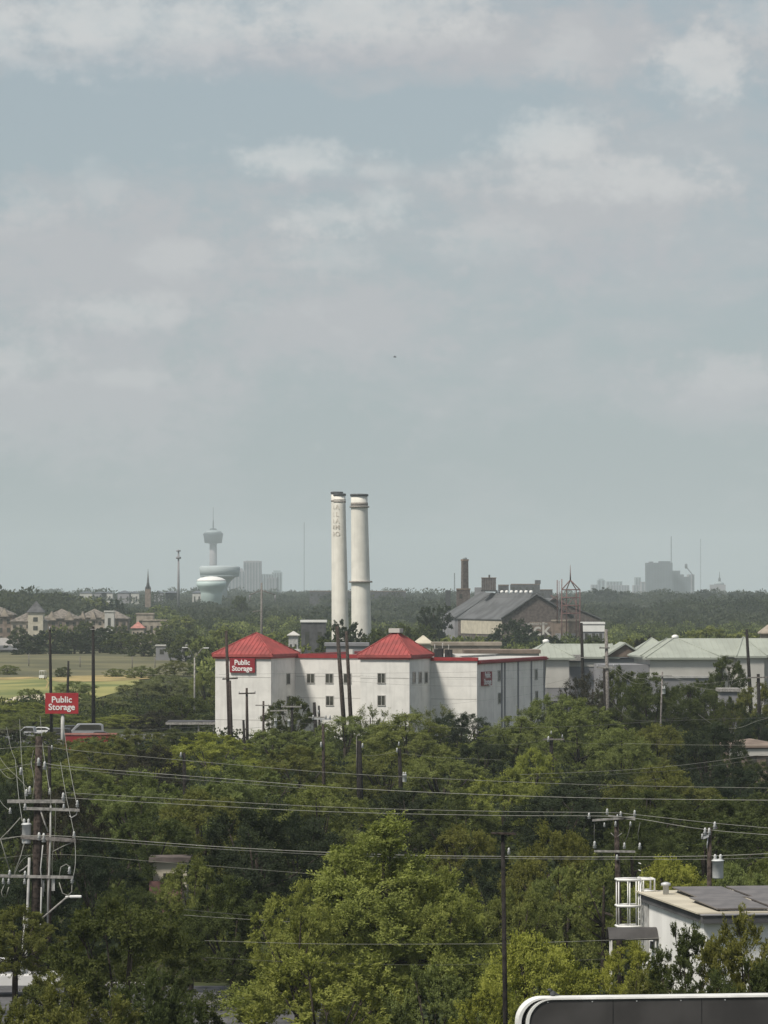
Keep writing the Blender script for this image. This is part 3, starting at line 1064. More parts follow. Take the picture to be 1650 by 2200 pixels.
# red steel frame tower
D = 1228
k = D / F
T = thing('steel_frame', 'open red steel frame with a pyramid top and a thin spire', 'tower', (at(1226, 0, D).x, D, 0))
def sf(px, py, dy=0.0):
    p = at(px, py, D)
    return Vector((p.x - T.location.x, dy, p.z))
ape = sf(1226, 1246, 2)
for (px, dy) in ((1207, 0), (1246, 0), (1219, 6), (1240, 6)):
    MB().tube([sf(px, 1390, dy), sf(px, 1267, dy)], 0.2, 6).build('column', M['rust_red'], T)
    MB().tube([sf(px, 1267, dy), ape], 0.18, 6).build('rafter', M['rust_red'], T)
for py in (1267, 1284, 1301, 1318):
    mb = MB()
    mb.tube([sf(1207, py, 0), sf(1246, py, 0)], 0.18, 6)
    mb.tube([sf(1219, py, 6), sf(1240, py, 6)], 0.2, 6)
    mb.tube([sf(1207, py, 0), sf(1219, py, 6)], 0.2, 6)
    mb.tube([sf(1246, py, 0), sf(1240, py, 6)], 0.2, 6)
    mb.build('girder', M['rust_red'], T)
mb = MB()
mb.tube([sf(1207, 1318), sf(1232, 1284)], 0.14, 5)
mb.tube([sf(1232, 1284), sf(1246, 1318)], 0.14, 5)
mb.tube([sf(1207, 1284, .3), sf(1226, 1318, .3)], 0.14, 5)
mb.build('brace', M['rust_red'], T)
MB().tube([ape, sf(1226, 1213, 2)], [0.28, 0.05], 6).build('spire', M['rust_red'], T)
for (px, top) in ((1198, 1246), (1202, 1248), (1208, 1244)):
    MB().tube([sf(px, 1340, 3), sf(px, top, 3)], 0.17, 6).build('mast', M['rust_red'] if px != 1202 else M['city_grey'], T)
mb = MB()
mb.tube([sf(1184, 1290, 2), sf(1198, 1279, 2)], 0.15, 5)
mb.tube([sf(1184, 1279, 2), sf(1198, 1290, 2)], 0.15, 5)
mb.build('brace', M['rust_red'], T)

# ------------------------------------------------------------------ sage metal roofed buildings
FM = Frame((at(1172, 0, 590).x, 590, 0), R(4))
T = thing('sage_roof_building', 'grey walled building with a sage metal hip roof behind the storage wing', 'building', FM.o, FM.rz)
ze = at(0, 1413, 590).z
w1 = px_x(1232, 590) - px_x(1166, 590)
MB().b2(0, w1 - 1.2, 0, 11, 4.7, ze - 0.3).build('upper_wall', M['pale_wall'], T)
MB().b2(0.05, w1 - 1.25, 0.05, 11, -0.5, 4.7).build('lower_wall', M['grey_wall'], T)
MB().b2(0, 3.4, -0.05, 0.03, 0.3, 2.6).build('doorway', M['dark'], T)
hip_roof(-3.2, w1 - 0.3, -0.6, 13, ze, 2.4, rib=0.9, th=0.3).build('roof', M['sage_roof'], T)
MB().lathe([(0.5, -0.1), (0.55, 0.3), (0.2, 0.5)], ((w1 - 3.5) / 2, 6.2, ze + 2.35), 10).build('ridge_cap', M['white'], T)

T = thing('sage_roof_building', 'long sage metal gable roof behind the dark street pole, brick walls below', 'building', (px_x(1262, 606), 606, 0), R(2))
zr, ze2 = at(0, 1383, 612).z, at(0, 1411, 606).z
MB().b2(-4.4, 13, 0, 13, -0.5, ze2 - 0.3).build('wall', M['grey_wall'], T)
MB().b2(-4.4, 10.8, -0.1, -0.01, ze2 - 1.6, ze2 - 0.9).build('wall_band', M['pale_wall'], T)
hip_roof(-7.0, 5.2, -0.6, 13.6, ze2, zr - ze2, ridge=5.5, rib=0.9, th=0.3).build('roof', M['sage_roof'], T)
fix_normals(MB().prism([(3.2, -0.7, ze2 + .01), (9.0, -0.7, ze2 + .01), (6.1, -0.7, zr - 0.1)], (0, 9, 0)).build('gable', M['stone_dark'], T))
fix_normals(MB().prism([(2.9, -1.1, ze2), (6.1, -1.1, zr), (6.1, -1.1, zr + 0.3), (2.5, -1.1, ze2 + 0.1)], (0, 10, 0)).build('gable_roof', M['sage_roof'], T))
fix_normals(MB().prism([(9.3, -1.1, ze2), (6.1, -1.1, zr + 0.004), (6.1, -1.1, zr + 0.304), (9.7, -1.1, ze2 + 0.1)], (0, 10, 0)).build('gable_roof', M['sage_roof'], T))
hip_roof(7.5, 15.2, 4, 13, ze2 + 0.35, 2.6, rib=0.9, th=0.2).build('rear_roof', M['sage_roof'], T)
MB().b2(-4.2, -1, -2.2, -0.8, ze2 - 0.6, ze2 + 0.35).build('roof_unit', M['arm'], T)
MB().b2(9.8, 12.3, -1.6, -0.4, ze2 - 0.3, ze2 + 1.05).build('roof_unit', M['slate'], T)

T = thing('sage_roof_building', 'largest sage metal roofed building with pale walls and several hips', 'building', (px_x(1388, 575), 575, 0), R(5))
ze3 = at(0, 1413, 575).z
MB().b2(0.6, 11, 0, 16, ze3 - 3.0, ze3 - 0.3).build('upper_wall', M['pale_wall'], T)
MB().b2(0.65, 10.95, 0.05, 16, -0.5, ze3 - 3.0).build('lower_wall', M['grey_wall'], T)
MB().b2(-6.5, 9.8, -0.16, -0.02, ze3 - 3.15, ze3 - 2.85).build('wall_band', M['white_pipe'], T)
MB().b2(-6.4, 0.6, 0.3, 12, -0.5, ze3 - 1.1).build('side_wall', M['grey_wall'], T)
MB().b2(11, 21, 3, 16, -0.5, ze3 - 0.2).build('long_wall', M['pale_wall'], T)
hip_roof(-0.2, 11.8, -0.6, 16, ze3, 3.0, rib=0.9, th=0.3).build('roof', M['sage_roof'], T)
hip_roof(-0.5, 27, 2.4, 15.8, ze3 + 0.25, 2.62, ridge=8.5, rib=0.9, th=0.25).build('long_roof', M['sage_roof'], T)
hip_roof(14.2, 19.0, 0.4, 15.0, ze3 + 0.2, 2.9, rib=0.9, th=0.3).build('cross_roof', M['sage_roof'], T)
MB().b2(14.6, 18.6, 0.8, 3, -0.5, ze3 - 0.15).build('bay_wall', M['pale_wall'], T)
MB().lathe([(0.55, -0.1), (0.55, 0.3), (0.2, 0.5)], (5.8, 7.7, ze3 + 2.95), 10).build('ridge_cap', M['white'], T)

# pinkish house top at the frame edge, white flat blocks, low houses
def simple_house(name, label, px0, px1, pytop, pye, D, wall_m, roof_m, flat=False, dep=8, win=3, cat='house', rz=0.0, band=None):
    a, b = px_x(px0, D), px_x(px1, D)
    w = b - a
    x = (a + b) / 2
    zb = g1(x, D)
    zt, ze = at(0, pytop, D).z - zb, at(0, pye, D).z - zb
    T = thing(name, label, cat, (x, D, zb), rz)
    if flat:
        MB().b2(-w / 2, w / 2, 0, dep, -1, zt).build('wall', M[wall_m], T)
        MB().b2(-w / 2 - 0.25, w / 2 + 0.25, -0.25, dep + 0.25, zt, zt + max(0.3, zt * 0.05)).build('roof', M[roof_m], T)
        h = zt
    else:
        MB().b2(-w / 2, w / 2, 0, dep, -1, ze).build('wall', M[wall_m], T)
        hip_roof(-w / 2 - 0.4, w / 2 + 0.4, -0.4, dep + 0.4, ze + 0.2, max(0.5, zt - ze), ridge=max(0.1, w / 2 - dep * 0.5), th=0.2).build('roof', M[roof_m], T)
        h = ze
    for i in range(win):
        c = -w / 2 + w * (i + 0.5) / win
        ww = min(1.2, w / win * 0.4)
        wn = MB().b2(c - ww / 2, c + ww / 2, -0.05, -0.01, h * 0.45, h * 0.78).build('window', M['glass'], T)
    if band:
        MB().b2(-w / 2 - 0.1, w / 2 + 0.1, -0.2, -0.06, h * 0.82, h * 0.97).build('fascia', M[band], T)
    return T


simple_house('flat_building', 'white flat roofed building beside the red steel frame', 1252, 1298, 1341, 1345, 1000, 'grey_wall', 'white', True, 8, 3, 'building', band='white')
simple_house('dark_building', 'dark box shaped building with a white roof left of the smokestacks'.replace(' left of', ' before'), 647, 700, 1337, 1340, 1000, 'slate', 'white', True, 8, 2, 'building')
simple_house('small_house', 'small pale gabled shed among trees near the dark white roofed box', 620, 640, 1358, 1366, 900, 'white_pipe', 'pale_wall', False, 5, 2)
simple_house('low_building', 'low tan flat roofed building behind the second red roof', 930, 1075, 1387, 1390, 620, 'stone', 'stone', True, 7, 0, 'building')
simple_house('low_building', 'low brownish parapet building behind the storage wing', 1000, 1158, 1404, 1408, 560, 'pale_wall', 'stone_dark', True, 10, 0, 'building')
simple_house('low_building', 'cream curved top building beside the second red roof peak', 893, 926, 1368, 1384, 640, 'cream', 'cream', False, 4, 0, 'building')
simple_house('low_building', 'pale low building behind the first red hip roof', 700, 790, 1388, 1391, 640, 'grey_wall', 'grey_wall', True, 7, 0, 'building')
simple_house('stone_house', 'pinkish stone house end with a steep gable at the photo edge', 1640, 1668, 1345, 1362, 640, 'stone', 'stone', False, 6, 1)
simple_house('brown_house', 'low house with a brown roof and white fascia among dark trees', 1568, 1668, 1594, 1606, 370, 'stone_dark', 'stone_dark', False, 7, 3, band='pale_wall')
simple_house('grey_shed', 'small grey shed with a pale end wall between dark trees', 1548, 1586, 1486, 1492, 455, 'grey_wall', 'arm', True, 4, 1, 'shed')
simple_house('tan_cottage', 'small tan cottage with reddish base glimpsed between near trees', 330, 402, 1852, 1857, 232, 'cream', 'brick', True, 2, 1, 'house')
MB_ = MB().b2(px_x(322, 231.6), px_x(392, 231.6), 231.3, 231.9, 0, 2.0)
tag(MB_.build('garden_wall', M['rust_red']), 'reddish low wall in front of the small tan cottage', 'wall')
simple_house('long_shed', 'long pale roofed shed between trees at the golf course edge', 335, 412, 1388, 1394, 1060, 'grey_wall', 'pale_wall', True, 6, 3, 'shed')

# ------------------------------------------------------------------ apartments on the far side of the golf course
def apt(label, px0, px1, pyr, pye, pyb, D, wall_m, roof_m, dep=14, gables=0, win=4, rows=3, turret=None, name='apartment_building'):
    a, b = px_x(px0, D), px_x(px1, D)
    w, x = b - a, (a + b) / 2
    zb = g1(x, D)
    zr, ze = at(0, pyr, D).z - zb, at(0, pye, D).z - zb
    T = thing(name, label, 'apartment building', (x, D, zb))
    MB().b2(-w / 2, w / 2, 0, dep, -2, ze).build('wall', M[wall_m], T)
    hip_roof(-w / 2 - 0.6, w / 2 + 0.6, -0.6, dep, ze + 0.3, zr - ze, ridge=max(0.2, w / 2 - dep * 0.55), th=0.3).build('roof', M[roof_m], T)
    for i in range(gables):
        c = -w / 2 + w * (i + 0.5) / gables
        g = w / gables * 0.28
        fix_normals(MB().prism([(c - g, -0.9, ze - 0.5), (c + g, -0.9, ze - 0.5), (c, -0.9, ze + (zr - ze) * 0.85)], (0, dep * 0.4, 0)).build('gable', M['stone'], T))
    for r in range(rows):
        for i in range(win):
            c = -w / 2 + w * (i + 0.5) / win
            z = ze * (0.80 - 0.33 * r)
            ww = w / win * 0.22
            MB().b2(c - ww, c + ww, -0.08, -0.01, z - ze * 0.13, z + ze * 0.05).build('window', M['glass'], T)
    if turret:
        t0, t1, ty, te = turret
        tx0, tx1 = px_x(t0, D) - x, px_x(t1, D) - x
        zt, zee = at(0, ty, D).z - zb, at(0, te, D).z - zb
        tt = MB().b2(tx0, tx1, -3, 4, -2, zee).build('turret', M['cream'], T)
        hip_roof(tx0 - 0.5, tx1 + 0.5, -3.5, 4.5, zee + 0.2, zt - zee, th=0.2).build('turret_roof', M['slate'], tt)
        for r in range(3):
            MB().b2((tx0 + tx1) / 2 - 0.9, (tx0 + tx1) / 2 + 0.9, -3.08, -3.01, zee * (0.78 - 0.3 * r) - 1, zee * (0.78 - 0.3 * r) + 0.7).build('window', M['glass'], tt)
    return T


apt('stone apartment block with a steep gable at the photo edge', -40, 27, 1304, 1322, 1370, 1480, 'stone_dark', 'shingle', gables=2, win=4)
apt('cream apartment block with a pointed dark turret roof', 24, 96, 1316, 1336, 1372, 1470, 'stone', 'shingle', win=5, turret=(62, 94, 1292, 1316))
apt('long apartment block with a wide brown roof beside the turret', 92, 168, 1310, 1330, 1368, 1500, 'stone_dark', 'shingle', gables=2, win=5)
apt('brown roofed apartment block with white dormers above the dark trees', 166, 236, 1310, 1328, 1368, 1510, 'stone', 'shingle', gables=3, win=5)
apt('apartment block with a white dormer box on its brown roof', 214, 274, 1313, 1330, 1368, 1530, 'stone_dark', 'shingle', win=4)
simple_house('white_dormer_block', 'white boxy upper storey showing above brown apartment roofs', 225, 245, 1315, 1317, 1500, 'pale_wall', 'pale_wall', True, 4, 1, 'building')
simple_house('tile_roof_house', 'low building with a pink terracotta tile roof', 283, 309, 1337, 1350, 1400, 'stone', 'terracotta', False, 6, 3)
simple_house('tan_building', 'tan flat roofed building beside the terracotta roof', 306, 359, 1334, 1337, 1420, 'stone', 'stone', True, 8, 4, 'building')
simple_house('tan_building', 'taller tan box rising behind the terracotta roof', 293, 330, 1320, 1323, 1440, 'stone', 'stone', True, 6, 2, 'building')
simple_house('clubhouse', 'low clubhouse with a pale grey sloping roof at the photo edge', -60, 42, 1372, 1390, 1260, 'stone_dark', 'arm', False, 10, 5, 'building')
simple_house('clubhouse_porch', 'low pale porch roof on the golf course edge', -60, 38, 1388, 1397, 1230, 'slate', 'grey_roof', False, 5, 0, 'building')

# ------------------------------------------------------------------ skyline
# observation tower
D = 7800
k = D / F
p = at(458, 1265, D)
T = thing('observation_tower', 'tall hazy observation tower with a round top house and antenna', 'tower', (p.x, D, 11))
z = lambda py: at(0, py, D).z - 11
MB().lathe([(9.5 * k, 0), (8.2 * k, z(1215)), (7.8 * k, z(1166))], (0, 0, 0), 20).build('shaft', M['city_grey'], T)
th = MB().lathe([(8 * k, z(1168)), (18.5 * k, z(1166.5)), (21 * k, z(1150)), (21.5 * k, z(1147)), (20.5 * k, z(1146)), (15 * k, z(1141)), (7 * k, z(1137.5)), (6.5 * k, z(1135.5)), (2 * k, z(1135))], (0, 0, 0), 32).build('top_house', M['tower_dark'], T)
MB().lathe([(20.3 * k, z(1146.2)), (15 * k, z(1141)), (9 * k, z(1139)), (9 * k, z(1140))], (0, 0, 0.5), 32).build('roof', M['city_blue'], th)
MB().lathe([(1.3 * k, z(1136)), (1.1 * k, z(1118)), (0.6 * k, z(1117)), (0.5 * k, z(1090))], (0, 0, 0), 8).build('antenna', M['city_dark'], T)


def tank(label, cx, w, ytop, yband, ybot, yfoot, D, stem, cols=False):
    p = at(cx, ytop, D)
    k = D / F
    zg = g1(p.x, D)
    z = lambda py: at(0, py, D).z - zg
    T = thing('water_tower', label, 'water tower', (p.x, D, zg))
    r = w / 2 * k
    MB().lathe([(stem * r, -2), (stem * r, z(yfoot)), (stem * r * 1.02, z(ybot + 6)), (r * 0.80, z(ybot)), (r * 0.96, z(yband + 3)), (r, z(yband)), (r, z(ytop + 11))], (0, 0, 0), 36).build('tank_body', M['aqua'], T)
    MB().lathe([(r, z(ytop + 11) + 0.02), (r * 0.97, z(ytop + 8)), (r * 0.75, z(ytop + 4)), (r * 0.4, z(ytop + 1)), (0.1, z(ytop))], (0, 0, 0), 36).build('dome', M['white'], T)
    return T


tank('nearer pale aqua water tower with a bright white domed top', 454, 64, 1238, 1257, 1267, 1275, 2700, 0.70)
D = 3500
p = at(472, 1215, D)
zg = g1(p.x, D)
k = D / F
z = lambda py: at(0, py, D).z - zg
T = thing('water_tower', 'larger hazy pale blue water tower behind the white domed one', 'water tower', (p.x, D, zg))
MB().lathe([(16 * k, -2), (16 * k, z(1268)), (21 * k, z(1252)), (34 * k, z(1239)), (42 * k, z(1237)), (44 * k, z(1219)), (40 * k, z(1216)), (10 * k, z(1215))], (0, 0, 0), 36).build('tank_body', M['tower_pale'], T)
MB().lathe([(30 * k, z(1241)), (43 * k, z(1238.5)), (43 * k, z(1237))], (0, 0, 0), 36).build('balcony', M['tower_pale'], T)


def highrise(label, px0, px1, pytop, D, m, floors=12, cols=6, dep=40, crown=None, name='highrise'):
    a, b = px_x(px0, D), px_x(px1, D)
    w, x = b - a, (a + b) / 2
    zg = 11.0
    zt = at(0, pytop, D).z - zg
    T = thing(name, label, 'high-rise', (x, D, zg))
    MB().b2(-w / 2, w / 2, 0, dep, -6, zt).build('wall', M[m], T)
    for i in range(cols):
        c = -w / 2 + w * (i + 0.5) / cols
        MB().b2(c - w / cols * 0.28, c + w / cols * 0.28, -0.3, -0.02, 3, zt * 0.96).build('window_strip', M['city_glass'], T)
    if crown:
        for (c0, c1, cy) in crown:
            u0, u1 = px_x(c0, D) - x, px_x(c1, D) - x
            MB().b2(u0, u1, dep * 0.2, dep * 0.8, zt, at(0, cy, D).z - zg).build('penthouse', M[m], T)
    return T


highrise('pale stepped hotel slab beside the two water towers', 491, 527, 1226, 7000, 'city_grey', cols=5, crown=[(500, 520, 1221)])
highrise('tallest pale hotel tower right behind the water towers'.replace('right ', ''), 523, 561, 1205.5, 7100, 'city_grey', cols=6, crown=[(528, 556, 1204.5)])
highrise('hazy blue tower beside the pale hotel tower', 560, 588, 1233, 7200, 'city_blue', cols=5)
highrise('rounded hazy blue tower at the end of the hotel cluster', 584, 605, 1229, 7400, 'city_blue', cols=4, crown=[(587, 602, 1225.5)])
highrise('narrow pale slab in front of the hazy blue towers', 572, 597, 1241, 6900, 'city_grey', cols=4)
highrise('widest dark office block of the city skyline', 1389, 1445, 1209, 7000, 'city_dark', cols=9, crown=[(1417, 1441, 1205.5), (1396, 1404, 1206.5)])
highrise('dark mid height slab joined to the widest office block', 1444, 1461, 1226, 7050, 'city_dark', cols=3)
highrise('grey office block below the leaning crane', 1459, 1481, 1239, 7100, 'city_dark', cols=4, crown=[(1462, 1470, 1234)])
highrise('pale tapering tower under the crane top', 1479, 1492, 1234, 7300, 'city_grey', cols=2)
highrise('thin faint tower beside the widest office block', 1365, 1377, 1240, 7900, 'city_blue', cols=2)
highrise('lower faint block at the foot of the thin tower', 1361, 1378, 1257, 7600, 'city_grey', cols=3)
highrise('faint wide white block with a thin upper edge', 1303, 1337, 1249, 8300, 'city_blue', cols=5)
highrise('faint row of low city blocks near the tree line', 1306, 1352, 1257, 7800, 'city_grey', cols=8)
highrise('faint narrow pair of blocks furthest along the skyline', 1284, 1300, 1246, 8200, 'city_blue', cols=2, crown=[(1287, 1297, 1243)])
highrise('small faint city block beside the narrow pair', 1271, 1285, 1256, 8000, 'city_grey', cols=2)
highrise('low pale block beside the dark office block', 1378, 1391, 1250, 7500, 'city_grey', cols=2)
# crane over the skyline
D = 6900
p = at(1483, 1232, D)
T = thing('tower_crane', 'hazy crane with a rounded head leaning over the city blocks', 'crane', (p.x, D, 11))
k = D / F
zc = lambda py: at(0, py, D).z - 11
MB().tube([(6 * k, 0, zc(1268)), (5 * k, 0, zc(1235)), (-3 * k, 0, zc(1225)), (-9 * k, 0, zc(1217))], 1.1, 6).build('jib', M['city_dark'], T)
MB().lathe([(1.2, -5.0), (2.5, -3), (2.5, 2.5), (1.4, 4)], (-9 * k, 0, zc(1216)), 12).build('counterweight', M['city_dark'], T)
# domed hall
D = 6500
p = at(1543, 1255, D)
k = D / F
zc = lambda py: at(0, py, D).z - 11
T = thing('domed_hall', 'hazy domed hall with a lantern on the far tree line', 'building', (p.x, D, 11))
MB().b2(-16 * k, 16 * k, 0, 26 * k, -6, zc(1256)).build('wall', M['city_grey'], T)
MB().lathe([(11 * k, zc(1256)), (10.5 * k, zc(1252.5)), (6 * k, zc(1250)), (3 * k, zc(1249))], (3 * k, 13 * k, 0), 24).build('dome', M['city_blue'], T)
MB().lathe([(2.6 * k, zc(1250)), (2.6 * k, zc(1243)), (1.2 * k, zc(1241)), (0.4 * k, zc(1228))], (4 * k, 13 * k, 0), 12).build('lantern', M['city_dark'], T)


def mast(label, px, pytop, pybot, D, r=0.5, m='city_dark', gap=None, name='radio_mast', rod=True):
    p = at(px, pytop, D)
    zg = g1(p.x, D)
    T = thing(name, label, 'mast', (p.x, D, zg))
    H = p.z - zg
    n = 4
    mb = MB()
    s = r
    for a, b in ((-1, -1), (1, -1), (0, 1)):
        mb.tube([(a * s, b * s, 0), (a * s * 0.55, b * s * 0.55, H)], r * 0.28, 4)
    st = max(8, int(H / (r * 6)))
    for i in range(st):
        z0, z1 = H * i / st, H * (i + 1) / st
        f = 1 - 0.45 * z0 / H
        mb.tube([(-s * f, -s * f, z0), (s * f, -s * f, z1)], r * 0.2, 4)
        mb.tube([(s * f, -s * f, z0), (0, s * f, z1)], r * 0.2, 4)
    mb.build('lattice', M[m], T)
    return T


mast('faint hazy lattice mast between water towers and smokestacks', 653.5, 1122, 1230, 6800, 0.5)
mast('faint lattice mast rising above the dark office block', 1442, 1152, 1205, 7600, 0.9)
mast('very faint lattice mast beyond the crane', 1505, 1158, 1250, 10500, 0.9)
mast('faint thin lattice mast near the brick chimney', 976.5, 1231, 1270, 5200, 0.8)
mast('tiny lattice mast by the cluster of hotel towers', 597, 1240, 1275, 4000, 0.5)
MB().b2(-3, 3, -0.6, 0.6, 0, 0.8)
# cell tower and church spire
D = 2200
p = at(383.5, 1181, D)
zg = g1(p.x, D)
k = D / F
T = thing('cell_tower', 'slender grey monopole tower with antenna rings above the woods', 'tower', (p.x, D, zg))
zc = lambda py: at(0, py, D).z - zg
MB().tube([(0, 0, 0), (0, 0, zc(1181))], [1.0, 0.45], 10).build('pole', M['grey_wall'], T)
MB().lathe([(0.5, 0), (1.5, 0.15), (1.5, 1.3), (0.5, 1.45)], (0, 0, zc(1201)), 12).build('antenna_ring', M['grey_wall'], T)
MB().lathe([(0.4, 0), (1.3, 0.1), (1.3, 0.8), (0.4, 0.9)], (0, 0, zc(1185)), 12).build('antenna_ring', M['grey_wall'], T)
D = 2400
p = at(318, 1225, D)
zg = g1(p.x, D)
zc = lambda py: at(0, py, D).z - zg
T = thing('church_spire', 'dark church steeple with a needle spire above the trees', 'church', (p.x, D, zg))
MB().box((0, 0, zc(1265) / 2), (3.6, 3.6, zc(1265))).build('tower', M['stone_dark'], T)
for a in (-1, 1):
    for b in (-1, 1):
        MB().tube([(a * 1.5, b * 1.5, zc(1266)), (a * 1.5, b * 1.5, zc(1260))], [0.45, 0.05], 6).build('pinnacle', M['slate'], T)
MB().tube([(0, 0, zc(1265)), (0, 0, zc(1252)), (0, 0, zc(1222))], [1.5, 0.75, 0.05], 8).build('spire', M['slate'], T)
# pale houses along the far crest
rng = random.Random(5)
for i in range(9):
    px = 170 + i * 27 + rng.uniform(-6, 6)
    if 300 < px < 335 or 372 < px < 396:
        px += 26
    o = simple_house('hill_house', 'small pale house among many on the hazy far crest', px, px + 18 + rng.uniform(0, 12), 1270 + rng.uniform(-1, 1.5), 1274, 2900, 'city_grey' if i % 2 else 'pale_wall', 'city_dark', False, 9, 2)
    o['group'] = 'houses on the hazy crest'

# ------------------------------------------------------------------ big dark sign close to the camera
YS = 62.0
pl, pr_ = at(1113, 2141, YS), at(1700, 2131.5, YS * 1.0065)
ang = math.atan2(0.55, pr_.x - pl.x)
T = thing('roadside_sign', 'dark grey sign face in a white rounded cabinet close to the viewer', 'sign', (pl.x, YS, 0), ang)
zt = pl.z - 0.03
Wd, Hd = 6.2, 2.6


def rrect(x0, x1, z0, z1, r, y, n=10):
    pts = []
    for cx, cz, a0 in ((x1 - r, z1 - r, 0), (x0 + r, z1 - r, 90), (x0 + r, z0 + r, 180), (x1 - r, z0 + r, 270)):
        for i in range(n + 1):
            a = R(a0 + 90 * i / n)
            pts.append(Vector((cx + r * math.cos(a), y, cz + r * math.sin(a))))
    return pts


def ring(outer, inner, dy):
    mb = MB()
    n = len(outer)
    d = Vector((0, dy, 0))
    vs = outer + inner + [p + d for p in outer] + [p + d for p in inner]
    fs = []
    for i in range(n):
        j = (i + 1) % n
        fs += [(i, j, n + j, n + i), (2 * n + i, 3 * n + i, 3 * n + j, 2 * n + j), (i, 2 * n + i, 2 * n + j, j), (n + i, n + j, 3 * n + j, 3 * n + i)]
    return mb.add(vs, fs)


fix_normals(ring(rrect(0, Wd, zt - Hd, zt, 0.42, 0), rrect(0.055, Wd - 0.055, zt - Hd + 0.02, zt - 0.02, 0.40, 0), 0.34).build('cabinet', M['rim_white'], T))
fix_normals(MB().prism(rrect(0.056, Wd - 0.056, zt - Hd + 0.021, zt - 0.021, 0.40, 0.12), (0, 0.18, 0)).build('gasket', M['dark'], T))
fix_normals(ring(rrect(0.135, Wd - 0.135, zt - Hd + 0.021, zt - 0.022, 0.40, -0.02), rrect(0.185, Wd - 0.185, zt - Hd + 0.03, zt - 0.030, 0.39, -0.02), 0.14).build('retainer', M['rim_white'], T))
fix_normals(MB().prism(rrect(0.186, Wd - 0.186, zt - Hd + 0.031, zt - 0.031, 0.39, 0.0), (0, 0.11, 0)).build('face_panel', M['sign_grey'], T))
for x_ in (0.5, 1.25, 2.0, 2.75, 3.5, 4.25):
    MB().tube([(x_, -0.008, zt - 0.07), (x_, 0.002, zt - 0.07)], 0.012, 8).build('rivet', M['steel'], T)
for x_ in (1.6, 3.1, 4.6):
    MB().b2(x_ - 0.006, x_ + 0.006, -0.004, -0.0005, zt - Hd + 0.05, zt - 0.05).build('panel_seam', M['dark'], T)
MB().tube([(Wd / 2, 0.28, 0), (Wd / 2, 0.28, zt - Hd)], 0.25, 16).build('support_pole', M['steel'], T)
o = MB().lathe([(0.03, 0), (0.05, 0.02), (0.045, 0.06), (0.02, 0.085)], (0, 0, 0), 10)
o.tube([(0.0, 0, 0.05), (0.06, 0, 0.03), (0.12, 0, 0.01)], [0.03, 0.02, 0.004], 6)
o.tube([(-0.02, 0, 0.07), (-0.05, 0, 0.105), (-0.075, 0, 0.10), (-0.10, 0, 0.098)], [0.022, 0.026, 0.018, 0.002], 8)
b_ = o.build('perched_bird', M['soot'], None, (0, 0, 0))
q = at(1188, 2139, YS + 0.3)
b_.location = (q.x, q.y + 0.05, zt + 0.003)
tag(b_, 'small dark bird perched on the white sign edge', 'bird')

# ------------------------------------------------------------------ white building with solar panels and a ladder cage
FB = Frame((12.0, 140.0, 0.0), R(9.1))
T = thing('solar_building', 'white building with a flat roof carrying solar panels', 'building', FB.o, FB.rz)
ZR = 7.9
MB().b2(0, 14, 0, 10.2, -0.5, ZR - 0.35).build('wall', M['white_wall'], T)
MB().b2(-0.16, 14.5, -0.45, 10.3, ZR - 0.33, ZR - 0.04).build('roof_edge', M['slate'], T)
MB().b2(-0.20, 14.55, -0.50, 10.34, ZR - 0.04, ZR).build('roof_coping', M['grey_wall'], T)
MB().b2(-0.3, 14.2, -0.2, 10.2, ZR + 0.001, ZR + 0.06).build('roof_deck', M['cream'], T)
MB().b2(-0.06, -0.01, 9.0, 10.1, ZR - 2.6, ZR - 0.4).build('door', M['white_pipe'], T)
MB().b2(-0.1, -0.012, 8.2, 8.5, ZR - 2.1, ZR - 1.8).build('wall_box', M['grey_wall'], T)
for i, (u0, u1, v0, v1, z0, z1) in enumerate(((1.0, 3.0, 4.9, 9.2, 0.10, 0.17), (3.2, 5.2, 4.9, 9.2, 0.10, 0.17), (0.55, 2.6, 0.1, 4.5, 0.07, 0.14), (2.8, 4.9, 0.1, 4.5, 0.07, 0.14), (5.4, 7.4, 4.9, 9.2, 0.10, 0.17), (5.1, 7.2, 0.1, 4.5, 0.07, 0.14))):
    lb = ['solar panel nearest the roof corner in the rear row', 'solar panel in the rear row beside the corner one', 'solar panel at the front roof corner',
          'solar panel in the front row along the eave', 'solar panel at the frame edge in the rear row', 'solar panel at the frame edge in the front row'][i]
    o = FB.o + Matrix.Rotation(FB.rz, 3, 'Z') @ Vector(((u0 + u1) / 2, v0, ZR + 0.06))
    Q = thing('solar_array', lb, 'solar panel', o, FB.rz, 'solar panels on the flat roof')
    hw, dp = (u1 - u0) / 2, v1 - v0
    fix_normals(MB().prism([(-hw, 0, z0), (-hw, dp, z1), (-hw, dp, z1 + 0.05), (-hw, 0, z0 + 0.05)], (2 * hw, 0, 0)).build('cell_sheet', M['panel'], Q))
    fr = MB()
    for s in (-0.8, 0.0, 0.8):
        fr.tube([(hw * s, 0.15, 0), (hw * s, 0.15, z0 + 0.02)], 0.03, 5)
        fr.tube([(hw * s, dp - 0.15, 0), (hw * s, dp - 0.15, z1 - 0.02)], 0.03, 5)
    for y_ in (0.15, dp - 0.15):
        fr.tube([(-hw * 0.85, y_, 0.02), (hw * 0.85, y_, 0.02)], 0.03, 5)
    fr.tube([(0, 0.15, 0.02), (0, dp - 0.15, 0.02)], 0.03, 5)
    fr.build('support', M['steel'], Q)
for x_, y_ in ((0.5, 8.2), (9.5, 6.0), (8.6, 2.4)):
    MB().lathe([(0.12, 0), (0.12, 0.35), (0.2, 0.36), (0.2, 0.45), (0.05, 0.5)], (x_, y_, ZR + 0.05), 10).build('roof_vent', M['steel'], bpy.data.objects['solar_building'])
